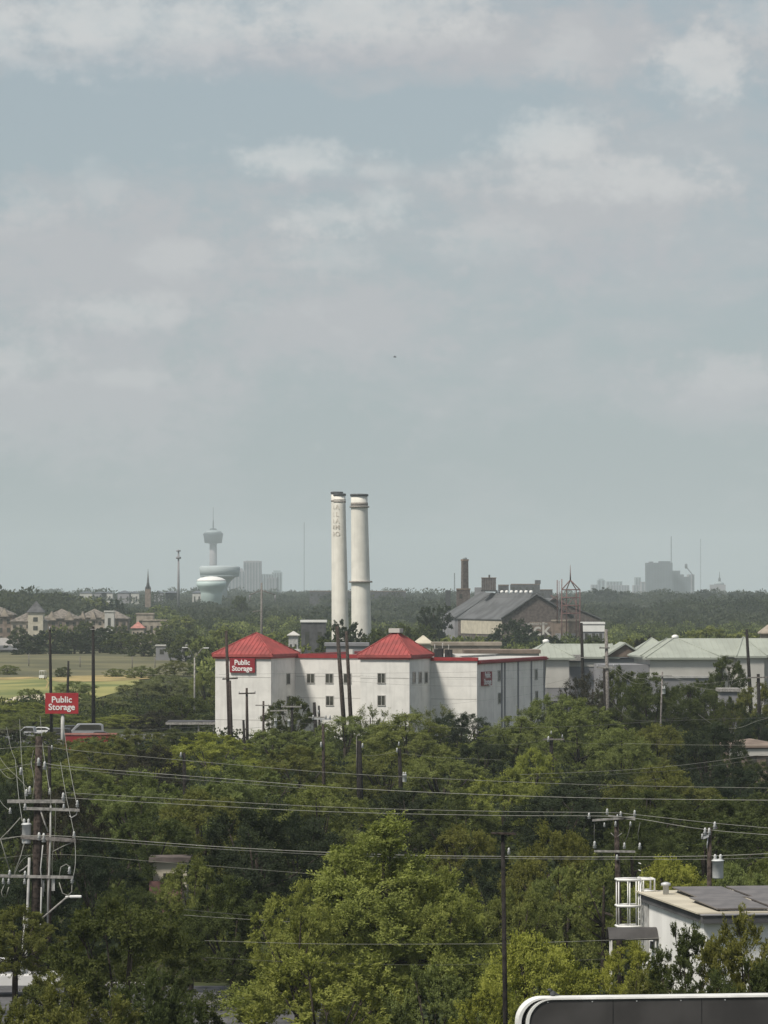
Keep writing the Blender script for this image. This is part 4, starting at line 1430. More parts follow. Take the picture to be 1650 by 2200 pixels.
# ladder cage
c0 = FB.o + Matrix.Rotation(FB.rz, 3, 'Z') @ Vector((-0.21, 9.9, 0))
T = thing('ladder_cage', 'white caged roof ladder with a gate frame on the white building', 'ladder', c0, FB.rz)
k = c0.y / F
zz = lambda py: at(0, py, c0.y).z
mb = MB()
for x, y in ((-0.88, -0.25), (-0.86, 0.25), (-0.46, -0.40), (-0.36, 0.40), (-0.02, -0.38), (-0.02, 0.38)):
    mb.tube([(x, y, zz(1990)), (x, y, zz(1889))], 0.024, 6)
mb.build('cage_bar', M['white'], T)
for py in (1889, 1945, 1989):
    z = zz(py)
    mb = MB()
    pts = [(0.0, -0.40, z), (-0.5, -0.42, z), (-0.90, -0.26, z), (-0.90, 0.26, z), (-0.5, 0.42, z), (0.0, 0.40, z)]
    mb.tube(pts, 0.05, 6)
    mb.build('hoop', M['white'], T)
mb = MB()
for s in (-0.2, 0.2):
    mb.tube([(0.04, s, zz(2060)), (0.04, s, zz(1890))], 0.03, 6)
for i in range(14):
    z = zz(2050) + i * 0.28
    mb.tube([(0.04, -0.2, z), (0.04, 0.2, z)], 0.018, 5)
mb.build('ladder', M['white'], T)
mb = MB()
for y in (-0.36, 0.36):
    mb.tube([(0.02, y, zz(1888)), (0.56, y, zz(1888)), (0.56, y, zz(1917)), ], 0.045, 6)
    mb.tube([(0.12, y, zz(1913)), (0.56, y, zz(1913))], 0.035, 6)
    mb.tube([(0.10, y, zz(1888)), (0.10, y, zz(1915))], 0.035, 6)
mb.tube([(0.56, -0.36, zz(1888)), (0.56, 0.36, zz(1888))], 0.045, 6)
mb.build('gate_frame', M['white'], T)
# awning
p = at(1358, 2004, 147.6)
T = thing('barrel_awning', 'dark grey barrel shaped awning on two thin white posts', 'awning', (p.x, p.y, 0), R(4))
hw = 53 * 147.6 / F
zb = p.z - 0.24
pts = [Vector((-hw, -0.5 + 1.0 * i / 10 * 1.0, zb + 0.56 * math.sin(math.pi * (0.08 + 0.84 * i / 10)) - 0.1)) for i in range(11)]
pts2 = [Vector((v.x, v.y * 0.94, v.z - 0.05)) for v in reversed(pts)]
fix_normals(MB().prism(pts + pts2, (2 * hw, 0, 0)).build('canopy', M['sign_grey'], T))
for x, s in ((-hw + 0.05, -0.42), (-hw + 0.22, 0.42), (hw - 0.1, -0.42)):
    MB().tube([(x, s, 0), (x, s, zb + 0.05)], 0.035, 6).build('post', M['white_pipe'], T)

# ------------------------------------------------------------------ utility poles
def upole(label, tx, ty, bx, by, D, rpx, m='wood', arms=(), ins=(), cans=(), stays=(), name='utility_pole', cat='utility pole', group=None, tilt=0.0):
    """pole from photo pixel top to bottom at depth D, continued down to the ground"""
    k = D / F
    tp, bp = at(tx, ty, D), at(bx, by, D)
    d = (bp - tp) / (tp.z - bp.z)
    gx = g1(bp.x, D)
    base = tp + d * (tp.z - gx)
    T = thing(name, label, cat, (base.x, D, gx), 0, group)
    L_ = lambda px, py, dy=0.0: at(px, py, D) + Vector((0, dy, 0)) - base
    r = max(0.05, rpx * k / 2)
    H = tp.z - gx
    top = tp - base
    MB().tube([(0, 0, -0.3), top * 0.5, top], [r * 1.25, r * 1.1, r * 0.85], 10).build('shaft', M[m], T)
    for a in arms:
        (x0, y0, x1, y1, th) = a[:5]
        mm = a[5] if len(a) > 5 else 'arm'
        p, q = L_(x0, y0, -r - 0.06), L_(x1, y1, -r - 0.06)
        c = (p + q) / 2
        dd = q - p
        mb = MB()
        u = dd.normalized()
        up = Vector((0, 0, th / 2))
        bk = Vector((0, 0.06, 0))
        mb.prism([p - up - bk, q - up - bk, q + up - bk, p + up - bk], bk * 2)
        fix_normals(mb.build('crossarm', M[mm], T))
    for (px, py, s) in ins:
        p = L_(px, py, -r - 0.06)
        s *= 0.72
        MB().lathe([(0.035 * s, -0.16 * s), (0.09 * s, -0.14 * s), (0.06 * s, -0.06 * s), (0.10 * s, -0.04 * s), (0.05 * s, 0.06 * s), (0.07 * s, 0.10 * s), (0.03 * s, 0.2 * s)], p, 8).build('insulator', M['porcelain'], T)
    for (px, y0, y1, w) in cans:
        p, q = L_(px, y0, -0.05), L_(px, y1, -0.05)
        h = p.z - q.z
        rr = w * k / 2
        cc = MB().lathe([(rr * 0.86, 0), (rr * 0.92, h * 0.05), (rr * 0.95, h * 0.9), (rr * 1.06, h * 0.91), (rr * 1.06, h * 0.95), (rr * 0.7, h)], q, 16).build('transformer', M['tank'], T)
        for s in (-0.45, 0.45):
            MB().lathe([(0.05, 0), (0.09, 0.05), (0.05, 0.1), (0.08, 0.15), (0.03, 0.24)], p + Vector((s * rr, 0, -0.02)), 8).build('bushing', M['porcelain'], cc)
    for st in stays:
        pts = [L_(px, py, -r - 0.03) for px, py in st[0]]
        MB().tube(pts, st[1], 6).build(st[3] if len(st) > 3 else 'conduit', M[st[2]], T)
    return T


GP = 'wooden utility poles standing among the trees'
upole('tallest dark pole rising behind the red roadside sign', 107, 1348, 111, 1600, 482, 6, 'wood_black', ins=((107, 1350, 1.6),))
upole('dark bare pole between the red sign and the storage building', 200, 1346, 201, 1562, 520, 7, 'wood_black', arms=((194, 1352, 207, 1352, .12),))
upole('short dark pole standing on the golf course grass', 147, 1420, 145, 1500, 640, 5, 'wood_black')
upole('dark pole top just below the red roadside sign', 106, 1600, 107, 1850, 300, 8, 'wood_black', ins=((112, 1606, 1.4),))
upole('leaning pole with two arms before the storage sign wall', 486, 1355, 493, 1575, 466, 7, 'wood', arms=((478, 1459, 511, 1457, .18, 'wood'),), ins=((480, 1457, 1.2), (509, 1455, 1.2)))
upole('straight brown pole doubled beside the leaning one', 494, 1462, 497, 1575, 464, 6, 'wood')
upole('slim pole with a crossarm before the white corner tower', 530, 1478, 531, 1560, 462, 6, 'wood', arms=((513, 1490, 549, 1489, .16, 'wood'),), ins=((514, 1487, 1), (548, 1486, 1)))
upole('tall leaning dark pole crossing the storage facade', 724, 1345, 736, 1512, 438, 9, 'wood')
upole('second leaning pole crossing the storage facade beside its twin', 744, 1356, 752, 1512, 438, 8, 'wood')
upole('tall dark pole before the sage metal roofs', 1249, 1338, 1253, 1485, 540, 7, 'wood_black', arms=((1240, 1412, 1262, 1413, .1),))
upole('grey weathered pole with crossarms right of the storage wing'.replace('right of', 'beyond'), 1302, 1352, 1307, 1545, 438, 8, 'wood_grey',
      arms=((1281, 1434, 1320, 1434, .2, 'arm'), (1287, 1392, 1310, 1392, .14, 'wood_grey')), ins=((1283, 1431, 1.2), (1318, 1430, 1.2), (1290, 1390, 1)))
upole('dark short pole hugging the grey weathered pole', 1298, 1434, 1301, 1540, 441, 7, 'wood_black')
upole('thin grey pole with a small white transformer before the sage building', 1423, 1443, 1420, 1542, 430, 4, 'wood_grey', cans=((1426, 1478, 1491, 8),), arms=((1406, 1452, 1443, 1452, .12),))
upole('dark pole before the largest sage roof', 1604, 1352, 1609, 1440, 548, 7, 'wood_black')
upole('black pole with insulators beneath the largest sage roof', 1629, 1448, 1631, 1525, 420, 8, 'wood_black', arms=((1602, 1456, 1650, 1455, .14, 'wood_grey'),), ins=((1604, 1453, 1.4), (1634, 1478, 1.4)))
upole('small dark pole at the foot of the white corner tower', 523, 1547, 525, 1600, 402, 6, 'wood_black')
upole('dark pole with paired white transformers below the facade', 627, 1513, 628, 1580, 440, 6, 'wood_black',
      arms=((604, 1518, 648, 1518, .16, 'arm'), (580, 1527, 618, 1526, .16, 'arm')), cans=((592, 1547, 1561, 7), (621, 1548, 1561, 7)), ins=((606, 1515, 1), (647, 1515, 1)))
upole('thin dark pole with a crossarm before the lower white wall', 566, 1506, 566, 1566, 446, 5, 'wood', arms=((549, 1515, 584, 1516, .12, 'wood_grey'),))
upole('thick black pole with hanging white insulators below the facade', 675, 1509, 678, 1570, 430, 8, 'wood_black', arms=((662, 1541, 702, 1541, .14, 'arm'),), ins=((684, 1530, 1.6), (690, 1548, 1.6)))
upole('black companion pole beside the insulator pole', 685, 1516, 687, 1570, 432, 5, 'wood_black')
upole('slim pole with white insulator arms and a lantern below', 694, 1556, 696, 1692, 330, 7, 'wood',
      arms=((672, 1544, 712, 1545, .12, 'steel'),), ins=((673, 1541, 1.5), (700, 1541, 1.5), (709, 1541, 1.5), (690, 1600, 1.8)))
upole('thick black pole stub among mid distance foliage', 771, 1592, 773, 1680, 320, 13, 'wood_black', ins=((779, 1602, 1.6),), stays=((((766, 1582), (766, 1665)), 0.03, 'wood_grey'),))
upole('black pole carrying a small grey transformer among foliage', 858, 1608, 861, 1695, 318, 9, 'wood_black', cans=((869, 1664, 1680, 10),), ins=((853, 1612, 1.5), (857, 1598, 1.3)))
upole('dark pole with drooping insulator wires among green crowns', 1184, 1584, 1187, 1715, 338, 9, 'wood_black', arms=((1166, 1588, 1212, 1588, .12, 'wood_grey'),), ins=((1178, 1588, 1.9), (1184, 1574, 1.2), (1208, 1582, 1.2)))
upole('bare dark pole among the drooping green trees', 395, 1617, 399, 1785, 290, 8, 'wood_black', ins=((389, 1622, 1.6),))
upole('tall thin dark pole with a small crossarm before the bright tree', 1080, 1790, 1086, 2205, 127, 10, 'wood_black', arms=((1055, 1789, 1109, 1791, .06, 'wood'),), ins=((1093, 1829, 0.9),))

# pole with two crossarms full of cutouts
upole('pole with a spread of white insulators on two crossarms', 1324, 1757, 1330, 1990, 172, 12, 'wood',
      arms=((1272, 1762, 1364, 1755, .09, 'arm'), (1306, 1752, 1364, 1760, .08, 'arm'), (1276, 1828, 1364, 1829, .09, 'arm')),
      ins=((1265, 1753, 1.1), (1304, 1744, 1.1), (1333, 1749, 1), (1326, 1755, 0.9), (1363, 1748, 1.2), (1277, 1815, 1.3), (1341, 1817, 1.1), (1374, 1818, 1.2), (1322, 1770, 1.0), (1298, 1772, 0.8), (1354, 1770, 0.9), (1325, 1842, 1.0)),
      stays=((((1375, 1766), (1370, 1790), (1373, 1812)), 0.015, 'wire_dark', 'jumper'), (((1354, 1772), (1348, 1795), (1341, 1812)), 0.015, 'wire_dark', 'jumper'),
             (((1277, 1765), (1276, 1790), (1277, 1810)), 0.015, 'wire_dark', 'jumper'), (((1312, 1789), (1320, 1797)), 0.02, 'arm', 'brace'), (((1336, 1789), (1326, 1797)), 0.02, 'arm', 'brace')))
upole('pole with a big pale transformer behind the white building', 1524, 1778, 1524, 1900, 160, 11, 'wood', cans=((1542, 1846, 1887, 26),),
      arms=((1510, 1800, 1522, 1795, .1, 'steel'),), ins=((1535, 1774, 1.3), (1514, 1787, 1.3), (1523, 1787, 1.2), (1508, 1797, 0.9)),
      stays=((((1520, 1800), (1518, 1822)), 0.025, 'steel', 'bracket'),))

# the big cluttered pole
D = 190.0
upole('dark slimmer pole standing behind the cluttered utility pole', 104, 1790, 106, 2010, 194, 9, 'wood')
T = upole('cluttered wooden utility pole with crossarms, transformer and street lamp', 84, 1582, 74, 2152, D, 18, 'wood',
          arms=((17, 1721, 140, 1721, .17, 'arm'), (52, 1736, 172, 1740, .14, 'arm'), (46, 1797, 164, 1805, .19, 'wood_grey'), (0, 1881, 158, 1884, .14, 'arm')),
          ins=((55, 1733, 1.5), (108, 1700, 1.2), (137, 1712, 1.6), (167, 1727, 1.4), (65, 1698, 1.6), (58, 1703, 1.4), (138, 1733, 1.2), (23, 1742, 1.2), (84, 1637, 1.6), (97, 1645, 1.6),
               (46, 1657, 1.5), (85, 1797, 1.6), (95, 1800, 1.8), (160, 1793, 1.3), (22, 1876, 1.3), (55, 1878, 1.3), (150, 1870, 1.4), (156, 1890, 1.4), (8, 1892, 1.2), (20, 1893, 1.2), (54, 1893, 1.2)),
          cans=((57, 1768, 1812, 21),),
          stays=((((64, 1842), (60, 1960), (57, 2060), (61, 2155)), 0.075, 'white_pipe'),
                 (((54, 1962), (48, 2080), (45, 2160)), 0.06, 'white_pipe'),
                 (((110, 1730), (109, 1800), (105, 1900), (103, 1990)), 0.05, 'white_pipe'),
                 (((93, 1815), (88, 1868), (94, 1925)), 0.035, 'white_pipe'),
                 (((90, 1905), (88, 1985), (85, 2012)), 0.045, 'white_pipe'),
                 (((68, 1992), (142, 1929), (152, 1925)), 0.055, 'arm', 'lamp_arm'),
                 (((45, 1756), (20, 1784), (2, 1801), (22, 1870)), 0.03, 'wire', 'stay_wire'),
                 (((57, 1795), (46, 1838), (32, 1874)), 0.03, 'wire', 'stay_wire'),
                 (((88, 1740), (96, 1765), (104, 1787)), 0.045, 'arm', 'brace'),
                 (((158, 1808), (135, 1818), (114, 1829)), 0.022, 'wire', 'stay_wire'),
                 (((12, 1896), (4, 1915), (6, 1925), (14, 1926), (20, 1905)), 0.028, 'wire', 'jumper'),
                 (((128, 1882), (132, 1862), (143, 1856), (152, 1862), (152, 1872)), 0.028, 'wire', 'jumper'),
                 (((156, 1893), (155, 1915), (147, 1923), (135, 1918), (128, 1895)), 0.026, 'wire', 'jumper'),
                 (((168, 1735), (165, 1750), (155, 1756), (150, 1752)), 0.028, 'white_pipe', 'jumper'),
                 (((62, 1857), (52, 1866), (42, 1872)), 0.035, 'arm', 'brace')))
b0 = T.location
q = at(163, 1925.5, D) - Vector(b0)
lm = MB()
lm.box((q.x, -0.2, q.z), (0.62, 0.24, 0.13))
lm.box((q.x - 0.38, -0.2, q.z - 0.005), (0.28, 0.16, 0.09))
lo_ = lm.build('street_lamp_head', M['white'], T)
bv = lo_.modifiers.new('edge', 'BEVEL')
bv.width = 0.05
bv.segments = 2
MB().box((at(115, 1898, D).x - b0.x, -0.15, at(0, 1898, D).z - b0.z), (0.16, 0.12, 0.72)).build('fuse_holder', M['white_pipe'], T)
MB().box((at(93, 1903, D).x - b0.x, -0.15, at(0, 1903, D).z - b0.z), (0.12, 0.12, 0.55)).build('fuse_holder', M['white_pipe'], T)

# floodlight with two arms by the golf course
Dl = 560
p = at(418, 1413, Dl)
T = thing('street_lamp', 'pale double armed street lamp before the golf course trees', 'street lamp', (p.x, Dl, 0))
MB().tube([(0, 0, 0), (0, 0, p.z)], [0.16, 0.10], 8).build('pole', M['arm'], T)
for sx, px2, py2 in ((-1, 402, 1391), (1, 438, 1392)):
    e = at(px2, py2, Dl)
    dx = e.x - p.x
    MB().tube([(0, 0, p.z - 0.1), (dx * 0.75, 0, e.z - 0.15), (dx, 0, e.z)], 0.06, 6).build('arm', M['arm'], T)
    MB().box((dx + sx * 0.35, 0, e.z), (0.8, 0.3, 0.14)).build('lamp_head', M['white'], T)

# lattice power pole in the woods
Dw = 1000
p = at(562, 1252, Dw)
T = thing('power_pole', 'tall grey power pole with drooping arms rising from the woods', 'power pole', (p.x, Dw, 0))
zc = lambda py: at(0, py, Dw).z
xc = lambda px: at(px, 0, Dw).x - p.x
MB().tube([(0, 0, 0), (0, 0, zc(1252))], [0.45, 0.22], 8).build('pole', M['wood_grey'], T)
for px in (538, 592):
    MB().tube([(0, 0, zc(1268)), (xc(px), 0, zc(1278))], 0.13, 6).build('crossarm', M['wood_grey'], T)
    MB().tube([(xc(px), 0, zc(1278)), (xc(px), 0, zc(1294))], 0.16, 6).build('insulator', M['grey_wall'], T)
MB().tube([(0, 0, zc(1312)), (xc(544), 0, zc(1314))], 0.12, 6).build('crossarm', M['wood_grey'], T)

# golf net posts
for i, (px, y0, y1) in enumerate(((62, 1406, 1441), (172, 1410, 1440), (284, 1416, 1444), (333, 1414, 1432), (91, 1378, 1408), (39, 1372, 1402))):
    Dn = 980 if i < 4 else 1190
    p = at(px, y0, Dn)
    zb = g1(p.x, Dn)
    o = MB().tube([(p.x, Dn, zb), (p.x, Dn, max(p.z, zb + 3))], 0.13, 6).build('net_post', M['wood_grey'])
    tag(o, ['thin post near the pale clubhouse side of the rough grass', 'thin post in the rough grass between two dark poles', 'thin post where rough grass meets the green bushes', 'short post beside the long pale shed',
            'pale post before the dark tree belt', 'pale post beside the sloping clubhouse roof'][i], 'post', 'posts along the golf course')
p = at(92, 1452, 840)
T = thing('golf_cart', 'tiny white golf cart on the cart path', 'golf cart', (p.x, 840, g1(p.x, 840) + 0.2), R(80))
MB().box((0, 0, 0.55), (2.3, 1.2, 0.6)).build('body', M['car_white'], T)
MB().box((-0.1, 0, 1.85), (1.7, 1.2, 0.08)).build('canopy', M['white'], T)
for x in (-0.9, 0.7):
    for y in (-0.55, 0.55):
        MB().tube([(x, y, 0.8), (x, y, 1.83)], 0.04, 5).build('canopy_post', M['steel'], T)
for x in (-0.75, 0.75):
    for y in (-0.55, 0.55):
        MB().tube([(x, y - 0.08, 0.22), (x, y + 0.08, 0.22)], 0.22, 10).build('wheel', M['tyre'], T)

# ------------------------------------------------------------------ wires
def wire(label, pts, Da, Db, r=0.016, m='wire', sub=7):
    n = len(pts)
    P_ = [np.array(p, float) for p in pts]
    P_ = [2 * P_[0] - P_[1]] + P_ + [2 * P_[-1] - P_[-2]]
    out = []
    L = 0.0
    seg = []
    for i in range(1, n):
        for j in range(sub + (1 if i == n - 1 else 0)):
            t = j / sub
            a, b, c, d = P_[i - 1], P_[i], P_[i + 1], P_[i + 2]
            out.append(0.5 * ((2 * b) + (-a + c) * t + (2 * a - 5 * b + 4 * c - d) * t * t + (-a + 3 * b - 3 * c + d) * t ** 3))
    x0, x1 = pts[0][0], pts[-1][0]
    y0, y1 = pts[0][1], pts[-1][1]
    use_x = abs(x1 - x0) > abs(y1 - y0)
    w = []
    for p in out:
        f = (p[0] - x0) / (x1 - x0) if use_x else (p[1] - y0) / (y1 - y0)
        f = min(1.15, max(-0.15, f))
        w.append(at(p[0], p[1], Da + (Db - Da) * f))
    o = MB().tube(w, r * 0.52, 5).build('overhead_wire', M[m])
    return tag(o, label, 'wire', 'overhead wires crossing the view')


wire('thick upper strand of the wire pair across the bright pointed tree', [(-60, 1812), (46, 1797), (170, 1798), (500, 1821), (825, 1836), (1080, 1840), (1290, 1841), (1520, 1839), (1720, 1831)], 191, 165, 0.030)
wire('thin lower strand of the wire pair across the bright pointed tree', [(165, 1803), (500, 1826), (825, 1841), (1080, 1844.5), (1290, 1846), (1520, 1846), (1720, 1840)], 190, 165, 0.016)
wire('upper wire running to the top of the insulator pole', [(140, 1703), (480, 1722), (740, 1735), (1060, 1743), (1304, 1746), (1363, 1750), (1530, 1768), (1720, 1785)], 190, 158, 0.020)
wire('lower wire running to the insulator pole crossarm', [(140, 1714), (480, 1733), (740, 1745), (1060, 1752), (1268, 1753), (1363, 1758), (1515, 1782), (1720, 1799)], 190, 158, 0.023)
wire('bright thick wire passing below the black pole stubs', [(97, 1640), (160, 1648), (480, 1673), (740, 1693), (1060, 1708), (1350, 1716), (1720, 1720)], 190, 176, 0.028)
wire('thin faded wire just under the bright thick one', [(97, 1648), (280, 1664), (480, 1680), (660, 1694)], 190, 184, 0.014)
wire('wire passing across the pole with the grey transformer', [(-40, 1612), (84, 1603), (160, 1612), (480, 1641), (740, 1662), (1060, 1678), (1350, 1688), (1720, 1694)], 190, 180, 0.018)
wire('thin wire running just below the storage building foot', [(250, 1580), (470, 1570), (690, 1553), (900, 1561), (1060, 1564), (1250, 1560), (1450, 1548), (1720, 1540)], 350, 340, 0.022, 'wire_dark')
wire('sagging double wire crossing the dark thicket, upper strand', [(1095, 1665), (1200, 1661), (1330, 1655), (1480, 1642), (1720, 1610)], 300, 260, 0.020, 'wire')
wire('sagging double wire crossing the dark thicket, lower strand', [(1110, 1672), (1220, 1670), (1350, 1661), (1480, 1652), (1720, 1618)], 300, 260, 0.018, 'wire_dark')
wire('dark wire rising through the thicket towards the frame edge', [(1180, 1709), (1250, 1701), (1330, 1687), (1420, 1672)], 290, 270, 0.018, 'wire_dark')
wire('straight thin wire across the darkest trees', [(1340, 1597), (1460, 1600), (1600, 1601), (1720, 1600)], 330, 325, 0.020, 'wire')
wire('single thin wire above the small tan cottage', [(-20, 1846), (80, 1836), (180, 1838), (320, 1850), (500, 1864), (704, 1880)], 200, 190, 0.014, 'wire')
wire('upper of two short wires over the olive tree shoulder', [(395, 1954), (480, 1962), (600, 1973), (700, 1980)], 172, 170, 0.012, 'wire_dark')
wire('lower of two short wires over the olive tree shoulder', [(395, 1966), (480, 1972), (600, 1979), (700, 1984)], 172, 170, 0.016, 'wire')
wire('single wire across the lower half of the bright tree', [(440, 2021), (700, 2028), (1000, 2028), (1086, 2027), (1310, 2020), (1420, 2015)], 160, 146, 0.014, 'wire')
wire('lowest thin wire crossing the bright tree', [(440, 2057), (640, 2067), (900, 2073), (1086, 2070), (1300, 2060)], 158, 146, 0.010, 'wire_dark')
wire('short wire at the photo edge below the pole transformer', [(-20, 2013), (30, 2010), (74, 2006)], 188, 190, 0.014, 'wire')
# spans that run towards the viewer, from pole arms farther off to the big pole
for lb, pts, Da, Db, r in (
        ('steep wire dropping to the crossarm end with the hook', [(135, 1548), (148, 1640), (166, 1734)], 330, 190, 0.034),
        ('steep wire dropping close beside the big pole shaft', [(86, 1538), (94, 1620), (107, 1700)], 330, 190, 0.034),
        ('steep wire dropping to the transformer side of the big pole', [(42, 1545), (47, 1640), (55, 1722)], 330, 190, 0.034),
        ('steep wire from the lower arm down to the bright crossarm clamp', [(130, 1638), (142, 1710), (159, 1792), (162, 1850), (157, 1888)], 250, 190, 0.034),
        ('steep wire from the lower arm crossing the transformer', [(33, 1632), (40, 1710), (48, 1765)], 250, 190, 0.034),
        ('steep wire ending at the big pole beside its shaft', [(66, 1635), (74, 1680), (78, 1720)], 250, 190, 0.028),
        ('long white wire falling along the slimmer pole', [(108, 1692), (110, 1790), (106, 1900), (103, 1985)], 189, 190, 0.03),
        ('steep wire curving in from the photo edge', [(14, 1562), (24, 1610), (33, 1632)], 300, 252, 0.026),
        ('dark slack wire sagging from the photo edge to the upper clamp', [(-20, 1590), (8, 1640), (40, 1672), (64, 1700)], 196, 190, 0.018),
        ('thin wire crossing behind the transformer towards the photo edge', [(-20, 1808), (20, 1801), (60, 1795), (84, 1797)], 194, 190, 0.026),
        ('bent lead from the lower crossarm to the slimmer pole', [(30, 1880), (46, 1850), (70, 1836), (100, 1842)], 189, 192, 0.018),
        ('short lead rising beside the upper big pole shaft', [(72, 1612), (68, 1640), (73, 1676), (70, 1720)], 189, 189, 0.024),
        ('steep wire meeting the photo edge above the transformer', [(-12, 1700), (6, 1728), (22, 1742)], 200, 190, 0.022),
        ('steep wire falling past the street lamp arm', [(120, 1722), (118, 1790), (112, 1850), (114, 1920)], 189, 189, 0.018),
        ('slack loop hanging by the photo edge near the big pole', [(-6, 1645), (10, 1665), (24, 1673), (36, 1668)], 200, 195, 0.020),
        ('thin wire from the photo edge to the upper big pole', [(-10, 1656), (40, 1646), (66, 1641)], 195, 190, 0.022)):
    wire(lb, pts, Da, Db, r)
# faint wires in front of the white facade
wire('faint wire before the facade, just under the upper joint line', [(470, 1449), (640, 1447), (830, 1446), (1000, 1444), (1170, 1438)], 452, 452, 0.020, 'wire_dark')
wire('faint wire before the facade at window height', [(745, 1450), (870, 1457), (1010, 1459), (1180, 1455)], 452, 450, 0.018, 'wire_dark')
wire('faint wire before the facade below the window row', [(745, 1463), (880, 1472), (1010, 1474), (1160, 1472), (1300, 1434)], 452, 440, 0.020, 'wire_dark')
wire('faint low wire before the storage wing', [(930, 1516), (1010, 1508), (1120, 1494), (1240, 1470)], 452, 450, 0.016, 'wire_dark')
wire('slack wire from the grey weathered pole to the thin pole, upper', [(1318, 1431), (1345, 1448), (1375, 1458), (1406, 1452)], 438, 430, 0.026, 'wire')
wire('slack wire from the grey weathered pole to the thin pole, lower', [(1318, 1434), (1340, 1455), (1370, 1469), (1410, 1462)], 438, 430, 0.022, 'wire')
wire('slack wire from the thin pole into the dark trees', [(1443, 1452), (1490, 1475), (1550, 1480), (1604, 1453)], 430, 420, 0.024, 'wire')
wire('second slack wire from the thin pole into the dark trees', [(1440, 1455), (1500, 1468), (1540, 1466), (1604, 1456)], 430, 420, 0.020, 'wire')
wire('low hanging loop of wire before the darkest trees', [(1500, 1535), (1540, 1560), (1585, 1564), (1630, 1548), (1680, 1535)], 380, 380, 0.026, 'wire')
wire('wire sloping down from the grey weathered pole base', [(1306, 1500), (1335, 1530), (1370, 1548), (1480, 1542)], 430, 410, 0.022, 'wire_dark')
wire('dark wire from the carport to the red wall', [(250, 1573), (330, 1567), (460, 1560)], 455, 455, 0.03, 'wire_dark')
wire('thin wire between the black pole stub and its neighbour', [(779, 1624), (815, 1622), (853, 1614)], 320, 318, 0.016, 'wire')
wire('thin wire leaving the grey transformer pole', [(858, 1618), (930, 1626), (1010, 1630), (1080, 1633)], 318, 318, 0.016, 'wire')
wire('thin wire below the drooping insulator pole arm', [(1050, 1600), (1110, 1599), (1184, 1590), (1260, 1597), (1350, 1600)], 338, 336, 0.018, 'wire_dark')

# ------------------------------------------------------------------ a bird in the sky
p = at(848, 767, 400)
mb = MB()
mb.tube([p + Vector((-0.16, 0, 0)), p + Vector((-0.05, 0, 0.01)), p + Vector((0.1, 0, 0.0)), p + Vector((0.2, 0, -0.01))], [0.02, 0.05, 0.05, 0.01], 6)
mb.add([p + Vector((0, 0, 0.03)), p + Vector((0.1, 0, 0.03)), p + Vector((0.0, -0.42, 0.15))], [(0, 1, 2)])
mb.add([p + Vector((0, 0, 0.03)), p + Vector((0.1, 0, 0.03)), p + Vector((-0.05, 0.42, 0.16))], [(0, 2, 1)])
tag(mb.build('flying_bird', M['soot']), 'tiny dark bird flying in the grey sky', 'bird')

# ------------------------------------------------------------------ trees
def unit(a):
    return a / np.maximum(np.linalg.norm(a, axis=1, keepdims=True), 1e-9)


def leaf_quads(pos, axis, nb, leaf, aspect, tone, rng, rnd=0.6):
    n = len(pos)
    t = unit(axis + rng.normal(0, 0.55, (n, 3)))
    nr = rng.normal(0, rnd, (n, 3)) + nb
    b = unit(np.cross(nr, t))
    s = leaf * rng.uniform(0.6, 1.35, (n, 1))
    t = t * s
    b = b * s * aspect
    v = np.empty((n, 4, 3))
    v[:, 0] = pos - t * 0.5
    v[:, 1] = pos + b * 0.5
    v[:, 2] = pos + t * 0.5
    v[:, 3] = pos - b * 0.5
    return v, tone


def quads_mesh(name, v, tone, m):
    n = len(v)
    me = bpy.data.meshes.new(name)
    me.vertices.add(n * 4)
    me.vertices.foreach_set('co', v.reshape(-1).astype(np.float32))
    me.loops.add(n * 4)
    me.loops.foreach_set('vertex_index', np.arange(n * 4, dtype=np.int32))
    me.polygons.add(n)
    me.polygons.foreach_set('loop_start', np.arange(0, n * 4, 4, dtype=np.int32))
    me.update(calc_edges=True)
    a = me.attributes.new('tone', 'FLOAT', 'POINT')
    a.data.foreach_set('value', np.repeat(np.clip(tone, 0, 1), 4).astype(np.float32))
    me.materials.append(m)
    return me


def crown_radius(kind, t):
    if kind == 'cone':
        return 5.0 * np.power(np.clip(1 - t, 0, 1), 0.72) * np.clip((t + 0.16) * 4.5, 0, 1) + 0.15
    if kind == 'upright':
        return 5.0 * np.power(np.clip(1 - (1.9 * t - 0.8) ** 2 * 0.82, 0.02, 1), 0.6)
    if kind == 'spread':
        return 5.0 * np.power(np.clip(1 - (1.5 * t - 0.45) ** 2 * 0.88, 0.02, 1), 0.55)
    return 5.0 * np.power(np.clip(1 - (2 * t - 0.9) ** 2 * 0.80, 0.02, 1), 0.5)      # round


